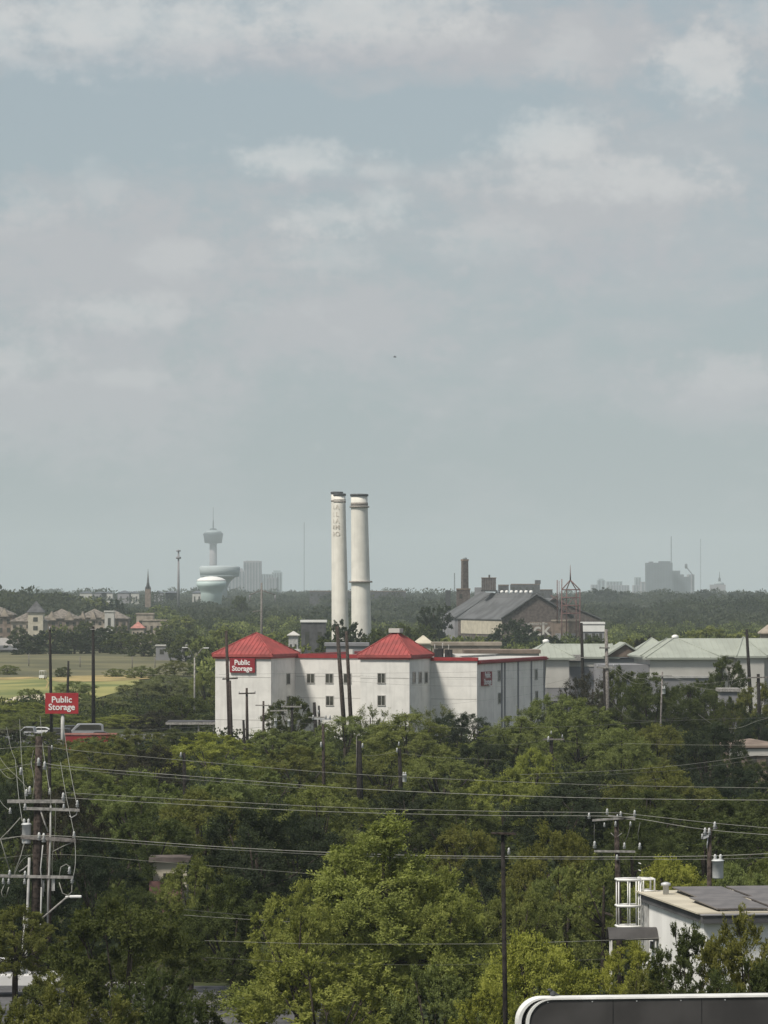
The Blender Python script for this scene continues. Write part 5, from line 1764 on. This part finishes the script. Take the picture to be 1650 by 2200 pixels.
def proto(kind, seed, nb, ns, nl, leaf, z0=1.0, rb=1.5, droop=0.2, up=0.5, inner=0.25, spr=0.25, aspect=0.5):
    rng = np.random.default_rng(seed)
    # boughs
    t = rng.uniform(0, 1, nb * 6)
    keep = rng.uniform(0, 1, nb * 6) < (crown_radius(kind, t) / 5.0 + 0.12)
    t = t[keep][:nb]
    nb = len(t)
    ph = (np.arange(nb) * 2.39996 + rng.uniform(-0.5, 0.5, nb)) % (2 * np.pi)
    R_ = crown_radius(kind, t)
    k = rng.uniform(0, 6.28, 4)
    lump = 1 + 0.16 * np.sin(2 * ph + k[0] + 3 * t) + 0.12 * np.sin(3 * ph + k[1] - 5 * t) + 0.10 * np.sin(5 * ph + 9 * t + k[2])
    f = np.where(rng.uniform(0, 1, nb) < inner, rng.uniform(0.2, 0.6, nb), rng.uniform(0.68, 0.92, nb)) * lump
    rbv = rb * rng.uniform(0.65, 1.3, nb)
    bx = np.stack([R_ * f * np.cos(ph), R_ * f * np.sin(ph), z0 + (9.6 - z0) * t - 0.35 * rbv], 1)
    out = unit(np.stack([np.cos(ph), np.sin(ph), 0.5 * (t - 0.25) * 2.2 + 0.15], 1))
    btone = rng.uniform(0, 1, nb)
    # sprays
    bi = np.repeat(np.arange(nb), ns)
    m_ = len(bi)
    d = unit(rng.normal(0, 1, (m_, 3)) + out[bi] * 0.85 + np.array([0, 0, up]))
    sL = rbv[bi] * rng.uniform(0.6, 1.25, m_)
    st = rng.uniform(0, 1, m_)
    # leaves
    si = np.repeat(np.arange(m_), nl)
    n = len(si)
    s = rng.uniform(0.05, 1, n) ** 0.8
    pos = bx[bi[si]] + d[si] * (s * sL[si])[:, None]
    pos += rng.normal(0, 1, (n, 3)) * (spr * sL[si] * (1.1 - 0.75 * s))[:, None]
    pos[:, 2] -= droop * s * s * sL[si]
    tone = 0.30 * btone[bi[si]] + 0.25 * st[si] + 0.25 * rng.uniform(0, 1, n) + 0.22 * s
    v, tone = leaf_quads(pos, d[si], unit((pos - np.array([0, 0, 4.6])) / np.array([1, 1, 0.9])) * 1.15 + d[si] * 0.45 + np.array([0, 0, 0.35]), leaf, aspect, tone, rng)
    cm = quads_mesh('crown', v, tone, L['mid'])
    # trunk and limbs
    mb = MB()
    r0 = 0.26
    lean = rng.normal(0, 0.25, 2)
    zt = 6.5 if kind in ('cone', 'upright') else 4.6
    tp = [Vector((lean[0] * (max(z, 0) / 5) ** 1.3, lean[1] * (max(z, 0) / 5) ** 1.3, z)) for z in np.linspace(-0.4, zt, 7)]
    mb.tube([Vector((0, 0, -9))] + tp, [r0 * 1.3] + [r0 * (1.25 - 0.13 * i) for i in range(7)], 7)
    for i in rng.permutation(nb)[:min(nb, 16)]:
        e = Vector(bx[i])
        h = rng.uniform(0.30, 0.75)
        j = int(h * 6)
        a = tp[min(6, max(1, j))]
        if e.z < a.z - 0.8:
            a = tp[1]
        mid = a.lerp(e, 0.5) + Vector((0, 0, -0.25 + rng.normal(0, 0.2)))
        mb.tube([a, mid, e], [0.12, 0.08, 0.03], 5)
        for q in range(2):
            e2 = e + Vector(d[i * ns + q % ns]) * float(sL[i * ns + q % ns]) * 0.8
            mb.tube([mid.lerp(e, 0.8), e2], [0.05, 0.015], 4)
    tm = bpy.data.meshes.new('trunk')
    tm.from_pydata([tuple(x) for x in mb.v], [], mb.f)
    tm.materials.append(M['bark'])
    tm.polygons.foreach_set('use_smooth', mb.s)
    return cm, tm


PROTO = {
    'cone': [proto('cone', 3, 170, 12, 62, 0.135, 0.9, 0.95, 0.12, 0.6, 0.2, 0.17, 0.42)],
    'round': [proto('round', 11, 120, 9, 56, 0.170, 0.7, 0.95, 0.12, 0.35, 0.2, 0.22, 0.55), proto('round', 12, 100, 10, 58, 0.170, 0.9, 1.1, 0.15, 0.4, 0.2, 0.22, 0.55)],
    'spread': [proto('spread', 21, 125, 9, 56, 0.165, 0.9, 0.95, 0.25, 0.3, 0.2, 0.2, 0.45), proto('spread', 22, 105, 10, 58, 0.165, 1.1, 1.05, 0.3, 0.35, 0.2, 0.2, 0.45)],
    'upright': [proto('upright', 31, 125, 9, 56, 0.165, 0.7, 0.95, 0.1, 0.5, 0.2, 0.2, 0.5), proto('upright', 32, 105, 10, 58, 0.165, 0.9, 1.05, 0.2, 0.4, 0.2, 0.2, 0.5)],
    'shrub': [proto('round', 41, 105, 8, 52, 0.25, 0.2, 1.0, -0.1, 1.0, 0.25, 0.14, 0.35), proto('spread', 42, 105, 8, 52, 0.25, 0.2, 1.1, -0.1, 0.9, 0.25, 0.15, 0.35)],
    'sparse': [proto('upright', 51, 48, 7, 26, 0.28, 0.6, 1.5, 0.15, 0.8, 0.15, 0.16, 0.45)],
    'far': [proto('round', 61, 75, 4, 16, 0.62, 0.3, 1.15, 0.1, 0.4, 0.2, 0.25, 0.6), proto('spread', 62, 75, 4, 16, 0.62, 0.3, 1.2, 0.15, 0.3, 0.2, 0.25, 0.6), proto('upright', 63, 75, 4, 16, 0.62, 0.3, 1.15, 0.1, 0.4, 0.2, 0.25, 0.6)],
}
trng = random.Random(77)
PLACED = []


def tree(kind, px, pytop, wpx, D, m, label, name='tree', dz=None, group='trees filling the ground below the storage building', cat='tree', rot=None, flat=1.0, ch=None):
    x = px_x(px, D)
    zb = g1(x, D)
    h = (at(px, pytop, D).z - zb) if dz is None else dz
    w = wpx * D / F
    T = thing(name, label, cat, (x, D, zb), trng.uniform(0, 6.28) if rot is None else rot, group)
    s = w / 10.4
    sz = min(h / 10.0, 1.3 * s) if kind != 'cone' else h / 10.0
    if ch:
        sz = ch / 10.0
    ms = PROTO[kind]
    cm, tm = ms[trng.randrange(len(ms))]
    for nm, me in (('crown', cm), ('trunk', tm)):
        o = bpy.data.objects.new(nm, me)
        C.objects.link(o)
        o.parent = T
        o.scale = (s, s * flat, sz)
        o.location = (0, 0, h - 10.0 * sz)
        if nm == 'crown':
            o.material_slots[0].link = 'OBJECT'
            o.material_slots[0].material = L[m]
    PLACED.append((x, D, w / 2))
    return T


TREES = [  # the blue leaf colour also paints shade where dark gaps lie between crowns
    # near
    ('cone', 815, 1735, 640, 170, 'bright', 'tall bright green tree with a pointed top in the middle'),
    ('spread', 640, 1890, 250, 164, 'bright', 'bright green side crown leaning out from the pointed tree'),
    ('spread', 960, 1860, 260, 168, 'bright', 'bright green shoulder crown beside the tall thin dark pole'),
    ('shrub', 690, 2050, 420, 150, 'bright', 'low bright green growth under the pointed tree'),
    ('shrub', 930, 2075, 260, 148, 'mid', 'mid green growth under the pointed tree by the thin pole'),
    ('round', 270, 1925, 420, 150, 'dark', 'broad dark olive tree spreading beside the cluttered pole'),
    ('shrub', 150, 2105, 330, 138, 'olive', 'olive bush at the bottom edge below the white pickup'),
    ('round', 120, 2078, 190, 160, 'olive', 'olive bush hiding the tail of the white pickup'),
    ('shrub', 10, 2146, 170, 150, 'olive', 'olive bush in the bottom corner below the white pickup'),
    ('shrub', 330, 2085, 280, 140, 'dark', 'dark olive bush under the broad dark olive tree'),
    ('round', 1155, 1995, 310, 140, 'yellow', 'rounded yellow green tree just above the dark sign edge'),
    ('shrub', 1060, 2105, 180, 134, 'yellow', 'yellow green bush at the foot of the tall thin pole'),
    ('round', 1350, 2022, 170, 139, 'yellow', 'small yellow green tree under the barrel awning'),
    ('shrub', 1480, 1985, 210, 124, 'dark', 'dark spiky shrub in front of the white sunlit wall'),
    ('shrub', 1600, 1955, 260, 122, 'olive', 'dark olive shrub hiding the solar building front'),
    ('shrub', 1400, 2075, 220, 126, 'olive', 'low dark shrub between the yellow trees and the sign'),
    ('shrub', 1640, 2060, 240, 118, 'dark', 'dark shrub at the photo edge above the big sign'),
    ('shrub', 1520, 2085, 220, 116, 'dark', 'dark low shrub directly above the sign top'),
    ('upright', 560, 1715, 330, 205, 'blue', 'tall dark tree between the cottage and the pointed tree'),
    ('spread', 500, 1880, 290, 180, 'dark', 'dark tree overhanging the strip of asphalt'),
    ('round', 412, 1842, 180, 186, 'mid', 'mid green tree growing against the tan cottage'),
    ('round', 34, 1945, 210, 176, 'olive', 'olive tree over the white pickup at the photo edge'),
    ('upright', 60, 1830, 220, 200, 'blue', 'dark tree behind the lower arms of the cluttered pole'),
    ('spread', 200, 1790, 260, 212, 'blue', 'dark tree in front of the tan cottage wall side'),
    ('round', 290, 1900, 190, 205, 'dark', 'low dark tree just under the tan cottage'),
    ('sparse', 1295, 1815, 200, 178, 'mid', 'open green tree with a visible dark trunk by the insulator pole'),
    ('upright', 1180, 1765, 260, 196, 'olive', 'olive green tree between thin pole and insulator pole'),
    ('upright', 1215, 1860, 220, 186, 'mid', 'dark trunked green tree under the insulator pole wires'),
    ('spread', 1060, 1820, 200, 200, 'blue', 'dark tree behind the tall thin pole'),
    ('round', 1110, 1905, 200, 176, 'mid', 'mid green tree close behind the tall thin pole'),
    ('round', 1445, 1833, 210, 186, 'yellow', 'yellow green tree between insulator pole and transformer'),
    ('round', 1585, 1850, 200, 184, 'mid', 'mid green tree beside the big pale transformer'),
    ('spread', 1650, 1830, 160, 190, 'mid', 'mid green tree at the photo edge beyond the transformer'),
    ('spread', 1520, 1715, 420, 235, 'dark', 'wide dark green tree behind the transformer pole'),
    ('upright', 1360, 1745, 180, 225, 'dark', 'dark tree behind the white insulators'),
    ('round', 1390, 1690, 240, 262, 'dark', 'dark tree above the insulator pole arms'),
    # second band
    ('round', 135, 1690, 200, 240, 'purple', 'dull purple brown tree behind the bright crossarm'),
    ('spread', 300, 1650, 280, 262, 'mid', 'drooping green tree around the bare dark pole'),
    ('round', 330, 1745, 260, 235, 'dark', 'dark green tree in front of the bare dark pole'),
    ('spread', 520, 1632, 290, 275, 'mid', 'wide green tree below the leaning storage poles'),
    ('round', 440, 1690, 240, 250, 'olive', 'olive tree between bare pole and cottage'),
    ('spread', 690, 1680, 300, 255, 'mid', 'green tree behind the point of the bright tree'),
    ('round', 640, 1745, 260, 228, 'blue', 'dark tree behind the bright side crown'),
    ('upright', 880, 1690, 220, 262, 'blue', 'dark tree just behind the pointed treetop'),
    ('spread', 980, 1700, 240, 258, 'dark', 'dark tree between pointed top and thin pole'),
    ('round', 1000, 1770, 220, 225, 'olive', 'olive tree behind the bright shoulder crown'),
    ('spread', 1085, 1650, 230, 280, 'bright', 'bright green tree in front of the drooping insulator pole'),
    ('upright', 1150, 1605, 120, 330, 'yellow', 'small yellow green treetop touching the drooping insulator pole'),
    ('round', 1200, 1690, 260, 262, 'blue', 'dark tree below the drooping insulator pole'),
    ('round', 1290, 1655, 280, 290, 'blue', 'dark tree under the sagging double wire'),
    ('spread', 1430, 1640, 280, 285, 'olive', 'dull olive tree under the straight thin wire'),
    ('spread', 1570, 1640, 260, 290, 'blue', 'dark tree below the brown roofed house'),
    ('round', 1650, 1690, 240, 255, 'dark', 'dark tree at the photo edge below the brown roofed house'),
    ('spread', 165, 1640, 260, 320, 'mid', 'green tree behind the bright steep wires'),
    ('round', 60, 1605, 200, 345, 'mid', 'green tree at the photo edge below the parked pickups'),
    ('spread', 20, 1680, 180, 275, 'blue', 'dark tree at the photo edge behind the crossarms'),
    ('spread', 240, 1586, 230, 365, 'olive', 'olive green tree below the red low wall'),
    ('spread', 450, 1572, 250, 382, 'yellow', 'yellow green tree below the dark carport'),
    ('round', 330, 1600, 160, 350, 'purple', 'dull dark tree between red wall and yellow green tree'),
    ('round', 590, 1565, 200, 402, 'mid', 'green tree before the foot of the white corner tower'),
    ('spread', 640, 1600, 240, 345, 'olive', 'olive tree around the slim insulator arm pole'),
    ('spread', 745, 1535, 220, 402, 'mid', 'green tree before the middle of the white facade'),
    ('spread', 880, 1530, 270, 392, 'mid', 'large green tree before the second red roofed tower'),
    ('round', 830, 1610, 220, 335, 'olive', 'olive tree between the two black pole stubs'),
    ('round', 950, 1620, 220, 330, 'mid', 'mid green tree beyond the grey transformer pole'),
    ('round', 985, 1528, 150, 425, 'blue', 'dark bluish tree before the lower storage wing'),
    ('round', 1040, 1590, 180, 350, 'blue', 'dark tree between facade trees and the drooping pole'),
    ('spread', 1105, 1535, 220, 402, 'mid', 'green tree before the storage wing corner'),
    ('spread', 1245, 1500, 240, 385, 'mid', 'large green tree beside the storage wing end'),
    ('round', 1190, 1488, 150, 445, 'mid', 'green tree against the end of the storage wing'),
    ('spread', 1330, 1560, 220, 342, 'mid', 'green tree below the grey weathered pole'),
    ('round', 1420, 1552, 190, 355, 'olive', 'olive tree below the thin pole with transformer'),
    ('round', 1525, 1548, 180, 335, 'blue', 'darkest bluish tree in the group by the brown roofed house'),
    ('round', 1640, 1530, 150, 395, 'blue', 'dark bluish tree at the photo edge by the house'),
    ('spread', 1395, 1440, 200, 435, 'dark', 'dark tree around the thin pole with transformer'),
    ('round', 1480, 1465, 160, 448, 'dark', 'dark tree below the pale sage building wall'),
    ('round', 1563, 1408, 110, 485, 'dark', 'dark round tree in front of the largest sage building'),
    ('spread', 1530, 1445, 140, 470, 'dark', 'dark spreading tree beneath the round dark one'),
    ('round', 1625, 1465, 140, 440, 'olive', 'olive tree behind the black insulator pole'),
    ('sparse', 1272, 1432, 110, 462, 'purple', 'thin nearly bare tree before the brick sage building'),
    ('sparse', 1235, 1445, 80, 470, 'purple', 'bare twiggy tree beside the tall dark street pole'),
    ('round', 622, 1496, 150, 452, 'dark', 'dark tree against the white wall behind the transformers'),
    ('sparse', 795, 1502, 90, 448, 'grey', 'thin greyish tree before the white facade windows'),
    ('sparse', 880, 1508, 100, 446, 'grey', 'silvery open tree before the tower side windows'),
    ('sparse', 945, 1502, 90, 444, 'grey', 'silvery open tree before the lower storage wall'),
    ('sparse', 1140, 1500, 90, 446, 'grey', 'greyish thin tree before the wing downspouts'),
    ('shrub', 200, 1583, 150, 425, 'mid', 'leafy green bush against the foot of the red wall'),
    ('shrub', 150, 1590, 120, 430, 'olive', 'olive bush against the red wall beside the sign pole'),
    ('round', 1330, 1430, 130, 468, 'dark', 'dark tree before the grey wall of the gabled sage building'),
    ('round', 1565, 1497, 110, 430, 'dark', 'dark tree covering most of the grey shed'),
    ('spread', 1588, 1610, 130, 345, 'dark', 'dark tree hiding the near corner of the brown roofed house'),
    ('shrub', 455, 2092, 120, 192, 'dark', 'dark low bush behind the strip of asphalt'),
    ('shrub', 290, 1566, 150, 440, 'olive', 'olive bush between the red wall and the carport'),
    ('shrub', 30, 1566, 150, 470, 'purple', 'dull bush in front of the pale grey pickup'),
    ('shrub', 105, 1572, 90, 465, 'olive', 'olive bush under the edge of the red sign'),
    ('round', 380, 1565, 120, 452, 'dark', 'dark bush in front of the carport posts'),
    # slope by the golf course
    ('spread', 40, 1505, 170, 560, 'bright', 'green tree below the fairway at the photo edge'),
    ('spread', 120, 1530, 150, 545, 'mid', 'green tree beyond the parked pickups'),
    ('spread', 220, 1500, 180, 585, 'grey', 'green tree beyond the dark bare pole'),
    ('spread', 300, 1462, 170, 640, 'grey', 'pale green tree under the dry grass patch'),
    ('round', 370, 1448, 150, 640, 'grey', 'green tree beneath the double armed street lamp'),
    ('spread', 260, 1535, 160, 545, 'bright', 'bright green tree on the slope behind the red wall'),
    ('round', 395, 1493, 150, 535, 'dark', 'dark tree against the edge of the storage tower'),
    ('round', 340, 1525, 120, 530, 'purple', 'dull dark tree above the carport'),
    ('round', 445, 1440, 90, 620, 'mid', 'green tree tucked behind the storage tower edge'),
    ('spread', 160, 1462, 110, 690, 'mid', 'small green tree beside the sand bunker'),
    ('round', 66, 1478, 60, 670, 'mid', 'small dark green bush on the sand bunker edge'),
    ('round', 20, 1428, 50, 900, 'mid', 'low green bush in the rough grass near the photo edge'),
    ('round', 250, 1436, 60, 850, 'mid', 'green bush clump on the rough grass beyond the bare dark pole'),
    ('spread', 305, 1430, 80, 830, 'mid', 'green bush clump where the dry grass ends'),
    ('spread', 375, 1418, 80, 860, 'olive', 'olive bush clump behind the double armed street lamp'),
    ('spread', 70, 1522, 170, 525, 'mid', 'green bush hiding the far end of the parking lot'),
    ('round', 136, 1432, 40, 860, 'dark', 'lone dark bush in the rough grass'),
]
for e in TREES:
    tree(*e, ch=3.4 if e[6].startswith('olive tree over the white pickup') else None)

GB = 'trees behind the storage building'
FAR = [
    (182, 1330, 64, 1330, 'dark', 'tree partly hiding the white dormers of the brown roofs'),
    (128, 1342, 60, 1330, 'mid', 'green tree before the wide brown apartment roof'),
    (248, 1333, 60, 1330, 'dark', 'tree before the white dormer box'),
    (45, 1344, 50, 1330, 'dark', 'tree at the foot of the cream turret'),
    (1290, 1262, 70, 3000, 'blue', 'rounded treetop standing above the far ridge by the pale city blocks'),
    (1330, 1261, 60, 3000, 'blue', 'second rounded treetop on the far ridge below the faint white block'),
    (1600, 1263, 90, 3000, 'blue', 'broad rounded treetop on the far ridge beyond the domed hall'),
    (1505, 1264, 60, 3000, 'blue', 'small rounded treetop on the far ridge before the domed hall'),
    (742, 1332, 100, 800, 'blue', 'dark tree at the foot of the smokestacks'),
    (700, 1356, 70, 780, 'dark', 'dark low tree before the dark white roofed box'),
    (805, 1345, 70, 790, 'dark', 'dark tree just left of the second red roof peak'.replace('left of', 'before')),
    (860, 1340, 90, 900, 'dark', 'dark tree peeking over the second red roof'),
    (932, 1284, 76, 1120, 'blue', 'tall dark bluish tree beside the quarry halls'),
    (905, 1335, 80, 1000, 'dark', 'dark tree between second red roof and quarry hall'),
    (975, 1352, 90, 900, 'mid', 'green tree under the cream quarry wall'),
    (1040, 1368, 90, 700, 'mid', 'green tree behind the flat tan building'),
    (1098, 1324, 110, 1080, 'blue', 'dark bluish tree covering part of the white lettering'),
    (1132, 1352, 100, 1010, 'blue', 'dark tree just under the white lettering'),
    (1180, 1362, 80, 980, 'blue', 'dark tree under the brick gable pilaster'),
    (1270, 1358, 70, 900, 'dark', 'dark tree before the white flat roofed building'),
    (1310, 1362, 80, 900, 'dark', 'dark tree above the sage gable roof'),
    (1345, 1372, 90, 780, 'olive', 'olive tree between two sage roofed buildings'),
    (1395, 1366, 110, 720, 'purple', 'dull brown tree beside the largest sage roof'),
    (1440, 1352, 120, 900, 'mid', 'green tree above the largest sage roof'),
    (1520, 1346, 140, 950, 'mid', 'wide green tree over the long sage roof ridge'),
    (1600, 1342, 120, 960, 'mid', 'green tree near the pinkish stone house'),
    (1655, 1335, 90, 980, 'dark', 'dark tree behind the pinkish stone house'),
    (60, 1356, 90, 1150, 'blue', 'dark belt tree before the turret apartments'),
    (110, 1352, 90, 1150, 'blue', 'dark belt tree behind the tallest dark pole'),
    (160, 1354, 90, 1140, 'blue', 'dark belt tree between the two tall dark poles'),
    (215, 1345, 90, 1150, 'blue', 'dark belt tree beside the bare dark pole'),
    (262, 1350, 90, 1130, 'dark', 'dark belt tree before the terracotta roof'),
    (310, 1360, 90, 1100, 'dark', 'dark belt tree under the tan flat building'),
    (345, 1342, 80, 1200, 'dark', 'dark tree against the tan flat building end'),
    (400, 1352, 90, 1050, 'dark', 'dark tree behind the double armed street lamp'),
    (440, 1362, 80, 900, 'mid', 'green tree before the woods by the first red roof'),
    (480, 1345, 90, 1000, 'mid', 'green woods tree left of the power pole'.replace('left of', 'beside')),
    (600, 1345, 90, 1000, 'mid', 'green woods tree beyond the first red roof peak'),
    (385, 1318, 100, 1400, 'mid', 'green woods tree below the slender monopole'),
    (640, 1372, 70, 760, 'mid', 'green tree above the facade parapet'),
    (20, 1272, 60, 1950, 'dark', 'skyline tree at the photo edge above the apartments'),
    (70, 1269, 70, 1900, 'dark', 'skyline tree above the turret roof'),
    (110, 1265, 75, 1950, 'dark', 'tallest skyline tree above the wide brown roof'),
    (160, 1272, 70, 2000, 'dark', 'skyline tree beside the tallest skyline tree'),
    (232, 1276, 70, 1800, 'blue', 'dark round skyline tree above the white dormer box'),
    (200, 1282, 70, 1800, 'mid', 'lower skyline tree above the brown roofed apartments'),
    (345, 1300, 70, 1700, 'mid', 'tree below the church steeple'),
    (515, 1276, 46, 1900, 'dark', 'dark dome shaped tree before the pale hotel slab'),
]
for (px, py, w, D_, m_, lb) in FAR:
    tree('far', px, py, w, D_, m_, lb, group=GB)


def cards(name, spots, per, leaf, m, seed, zs=1.0, aspect=0.6):
    """many small crowns in one mass: spots = (x, y, z, radius, height)"""
    rng = np.random.default_rng(seed)
    sp = np.array(spots)
    idx = np.repeat(np.arange(len(sp)), per)
    n = len(idx)
    d = unit(rng.normal(0, 1, (n, 3)) + np.array([0, 0, 0.35]))
    rad = rng.uniform(0.55, 1.0, n) ** 0.5
    lump = 1 + 0.22 * np.sin(d[:, 0] * 4 + idx * 1.7) * np.cos(d[:, 1] * 4 + idx * 2.3)
    pos = np.empty((n, 3))
    r, h = sp[idx, 3], sp[idx, 4]
    pos[:, 0] = sp[idx, 0] + d[:, 0] * rad * lump * r
    pos[:, 1] = sp[idx, 1] + d[:, 1] * rad * lump * r
    pos[:, 2] = sp[idx, 2] + h * 0.52 + d[:, 2] * rad * lump * h * 0.46
    tt = rng.uniform(0, 1, len(sp))
    tone = 0.75 * tt[idx] + 0.25 * rng.uniform(0, 1, n)
    v, tone = leaf_quads(pos, d, d * 2.0 + np.array([0, 0, 0.3]), leaf, aspect, tone, rng, 0.45)
    me = quads_mesh(name, v, tone, m)
    o = bpy.data.objects.new(name, me)
    C.objects.link(o)
    return tag(o, kind='stuff')


def scatter(seed, n, qa, qb, ya, yb, r0, r1, h0, h1, avoid=None, power=1.0):
    rng = random.Random(seed)
    out = []
    while len(out) < n:
        y = ya + (yb - ya) * rng.random() ** power
        x = px_x(rng.uniform(qa, qb), y)
        if avoid and avoid(x, y):
            continue
        r = rng.uniform(r0, r1)
        out.append((x, y, g1(x, y), r, rng.uniform(h0, h1)))
    return out


WF = scatter(1, 2600, -250, 1900, 1650, 5200, 6, 13, 6.0, 13.5, power=1.3)
WF = [(x, y, z, r, h * (0.80 + 0.42 * math.sin(x / 31.0 + y / 170.0) * math.sin(x / 73.0 + 1.3)) * (0.55 if 190 < x / y * F + 825 < 690 and y < 2750 else 1.0)) for x, y, z, r, h in WF]
o = cards('far_woodland', WF, 150, 2.0, L['wood_far'], 1)
tag(o, 'hazy far woodland covering the hills to the skyline', 'woodland')


def av2(x, y):
    q = x / y * F + 825
    if q < 450 and y < 1330:
        return True
    if q < 370 and y < 1560:
        return True
    if 950 < q < 1320 and 1180 < y < 1420:
        return True
    if 1130 < q and y < 660:
        return True
    if 600 < q < 720 and y < 1010:
        return True
    if 690 < q < 820 and 1100 < y < 1210:
        return True
    return y < 640


o = cards('middle_woodland', scatter(2, 800, -150, 1800, 640, 1700, 3.0, 6.0, 3.5, 7.5, av2, 0.9), 170, 0.95, L['dark'], 2)
tag(o, 'belt of woods behind the storage and sage roofed buildings', 'woodland')
o = cards('middle_woodland', scatter(3, 420, -150, 1800, 640, 1750, 2.5, 5.0, 3.5, 7.5, av2, 0.9), 170, 0.95, L['mid'], 3)
tag(o, 'lighter green trees mixed through the belt of woods', 'woodland')


def av3(x, y):
    if -36 < x < -2 and 148 < y < 191:
        return True
    if -62 < x < -24 and 466 < y < 545:
        return True
    lx = (FS.inv @ (Vector((x, y, 0)) - FS.o))
    if -1.5 < lx.x < 35 and -1.5 < lx.y < 43:
        return True
    lx = (FB.inv @ (Vector((x, y, 0)) - FB.o))
    if -1.5 < lx.x < 16 and -1.5 < lx.y < 12:
        return True
    if y < 70:
        return True
    q = x / y * F + 825
    return y > 560 and q > 1120


o = cards('middle_woodland', scatter(6, 60, 1420, 1900, 1950, 2150, 7, 11, 13, 17), 220, 1.3, L['blue'], 6)
tag(o, 'dark band of trees beyond the largest sage roof', 'woodland')

o = cards('undergrowth', scatter(4, 3400, -250, 1900, 112, 640, 0.9, 2.2, 0.9, 2.6, av3, 0.8), 55, 0.42, L['dark'], 4)  # leaf colour darkened to stand in for shade under the trees
tag(o, 'low undergrowth covering the ground between the trees', 'undergrowth')
o = cards('undergrowth', scatter(5, 2200, -250, 1900, 112, 640, 0.9, 2.2, 0.9, 3.0, av3, 0.8), 55, 0.42, L['blue'], 5)  # near-black leaves: shade between the trees put into the colour
tag(o, 'dark brush covering the ground between the trees', 'undergrowth')

# ------------------------------------------------------------------ haze
hz = MB().b2(-6000, 6000, -200, 15000, -4.0, 245.0).build('haze', M['white'])
m, t = nodes_mat('haze')
o_ = t.n('ShaderNodeOutputMaterial')
pv = t.n('ShaderNodeVolumePrincipled')
pv.inputs['Color'].default_value = (0.80, 0.905, 0.95, 1)
pv.inputs['Density'].default_value = 0.000088
pv.inputs['Anisotropy'].default_value = -0.2
t.l(pv, 0, o_, 1)
hz.data.materials.clear()
hz.data.materials.append(m)
tag(hz, 'pale summer haze lying over the city', 'haze', kind='stuff')
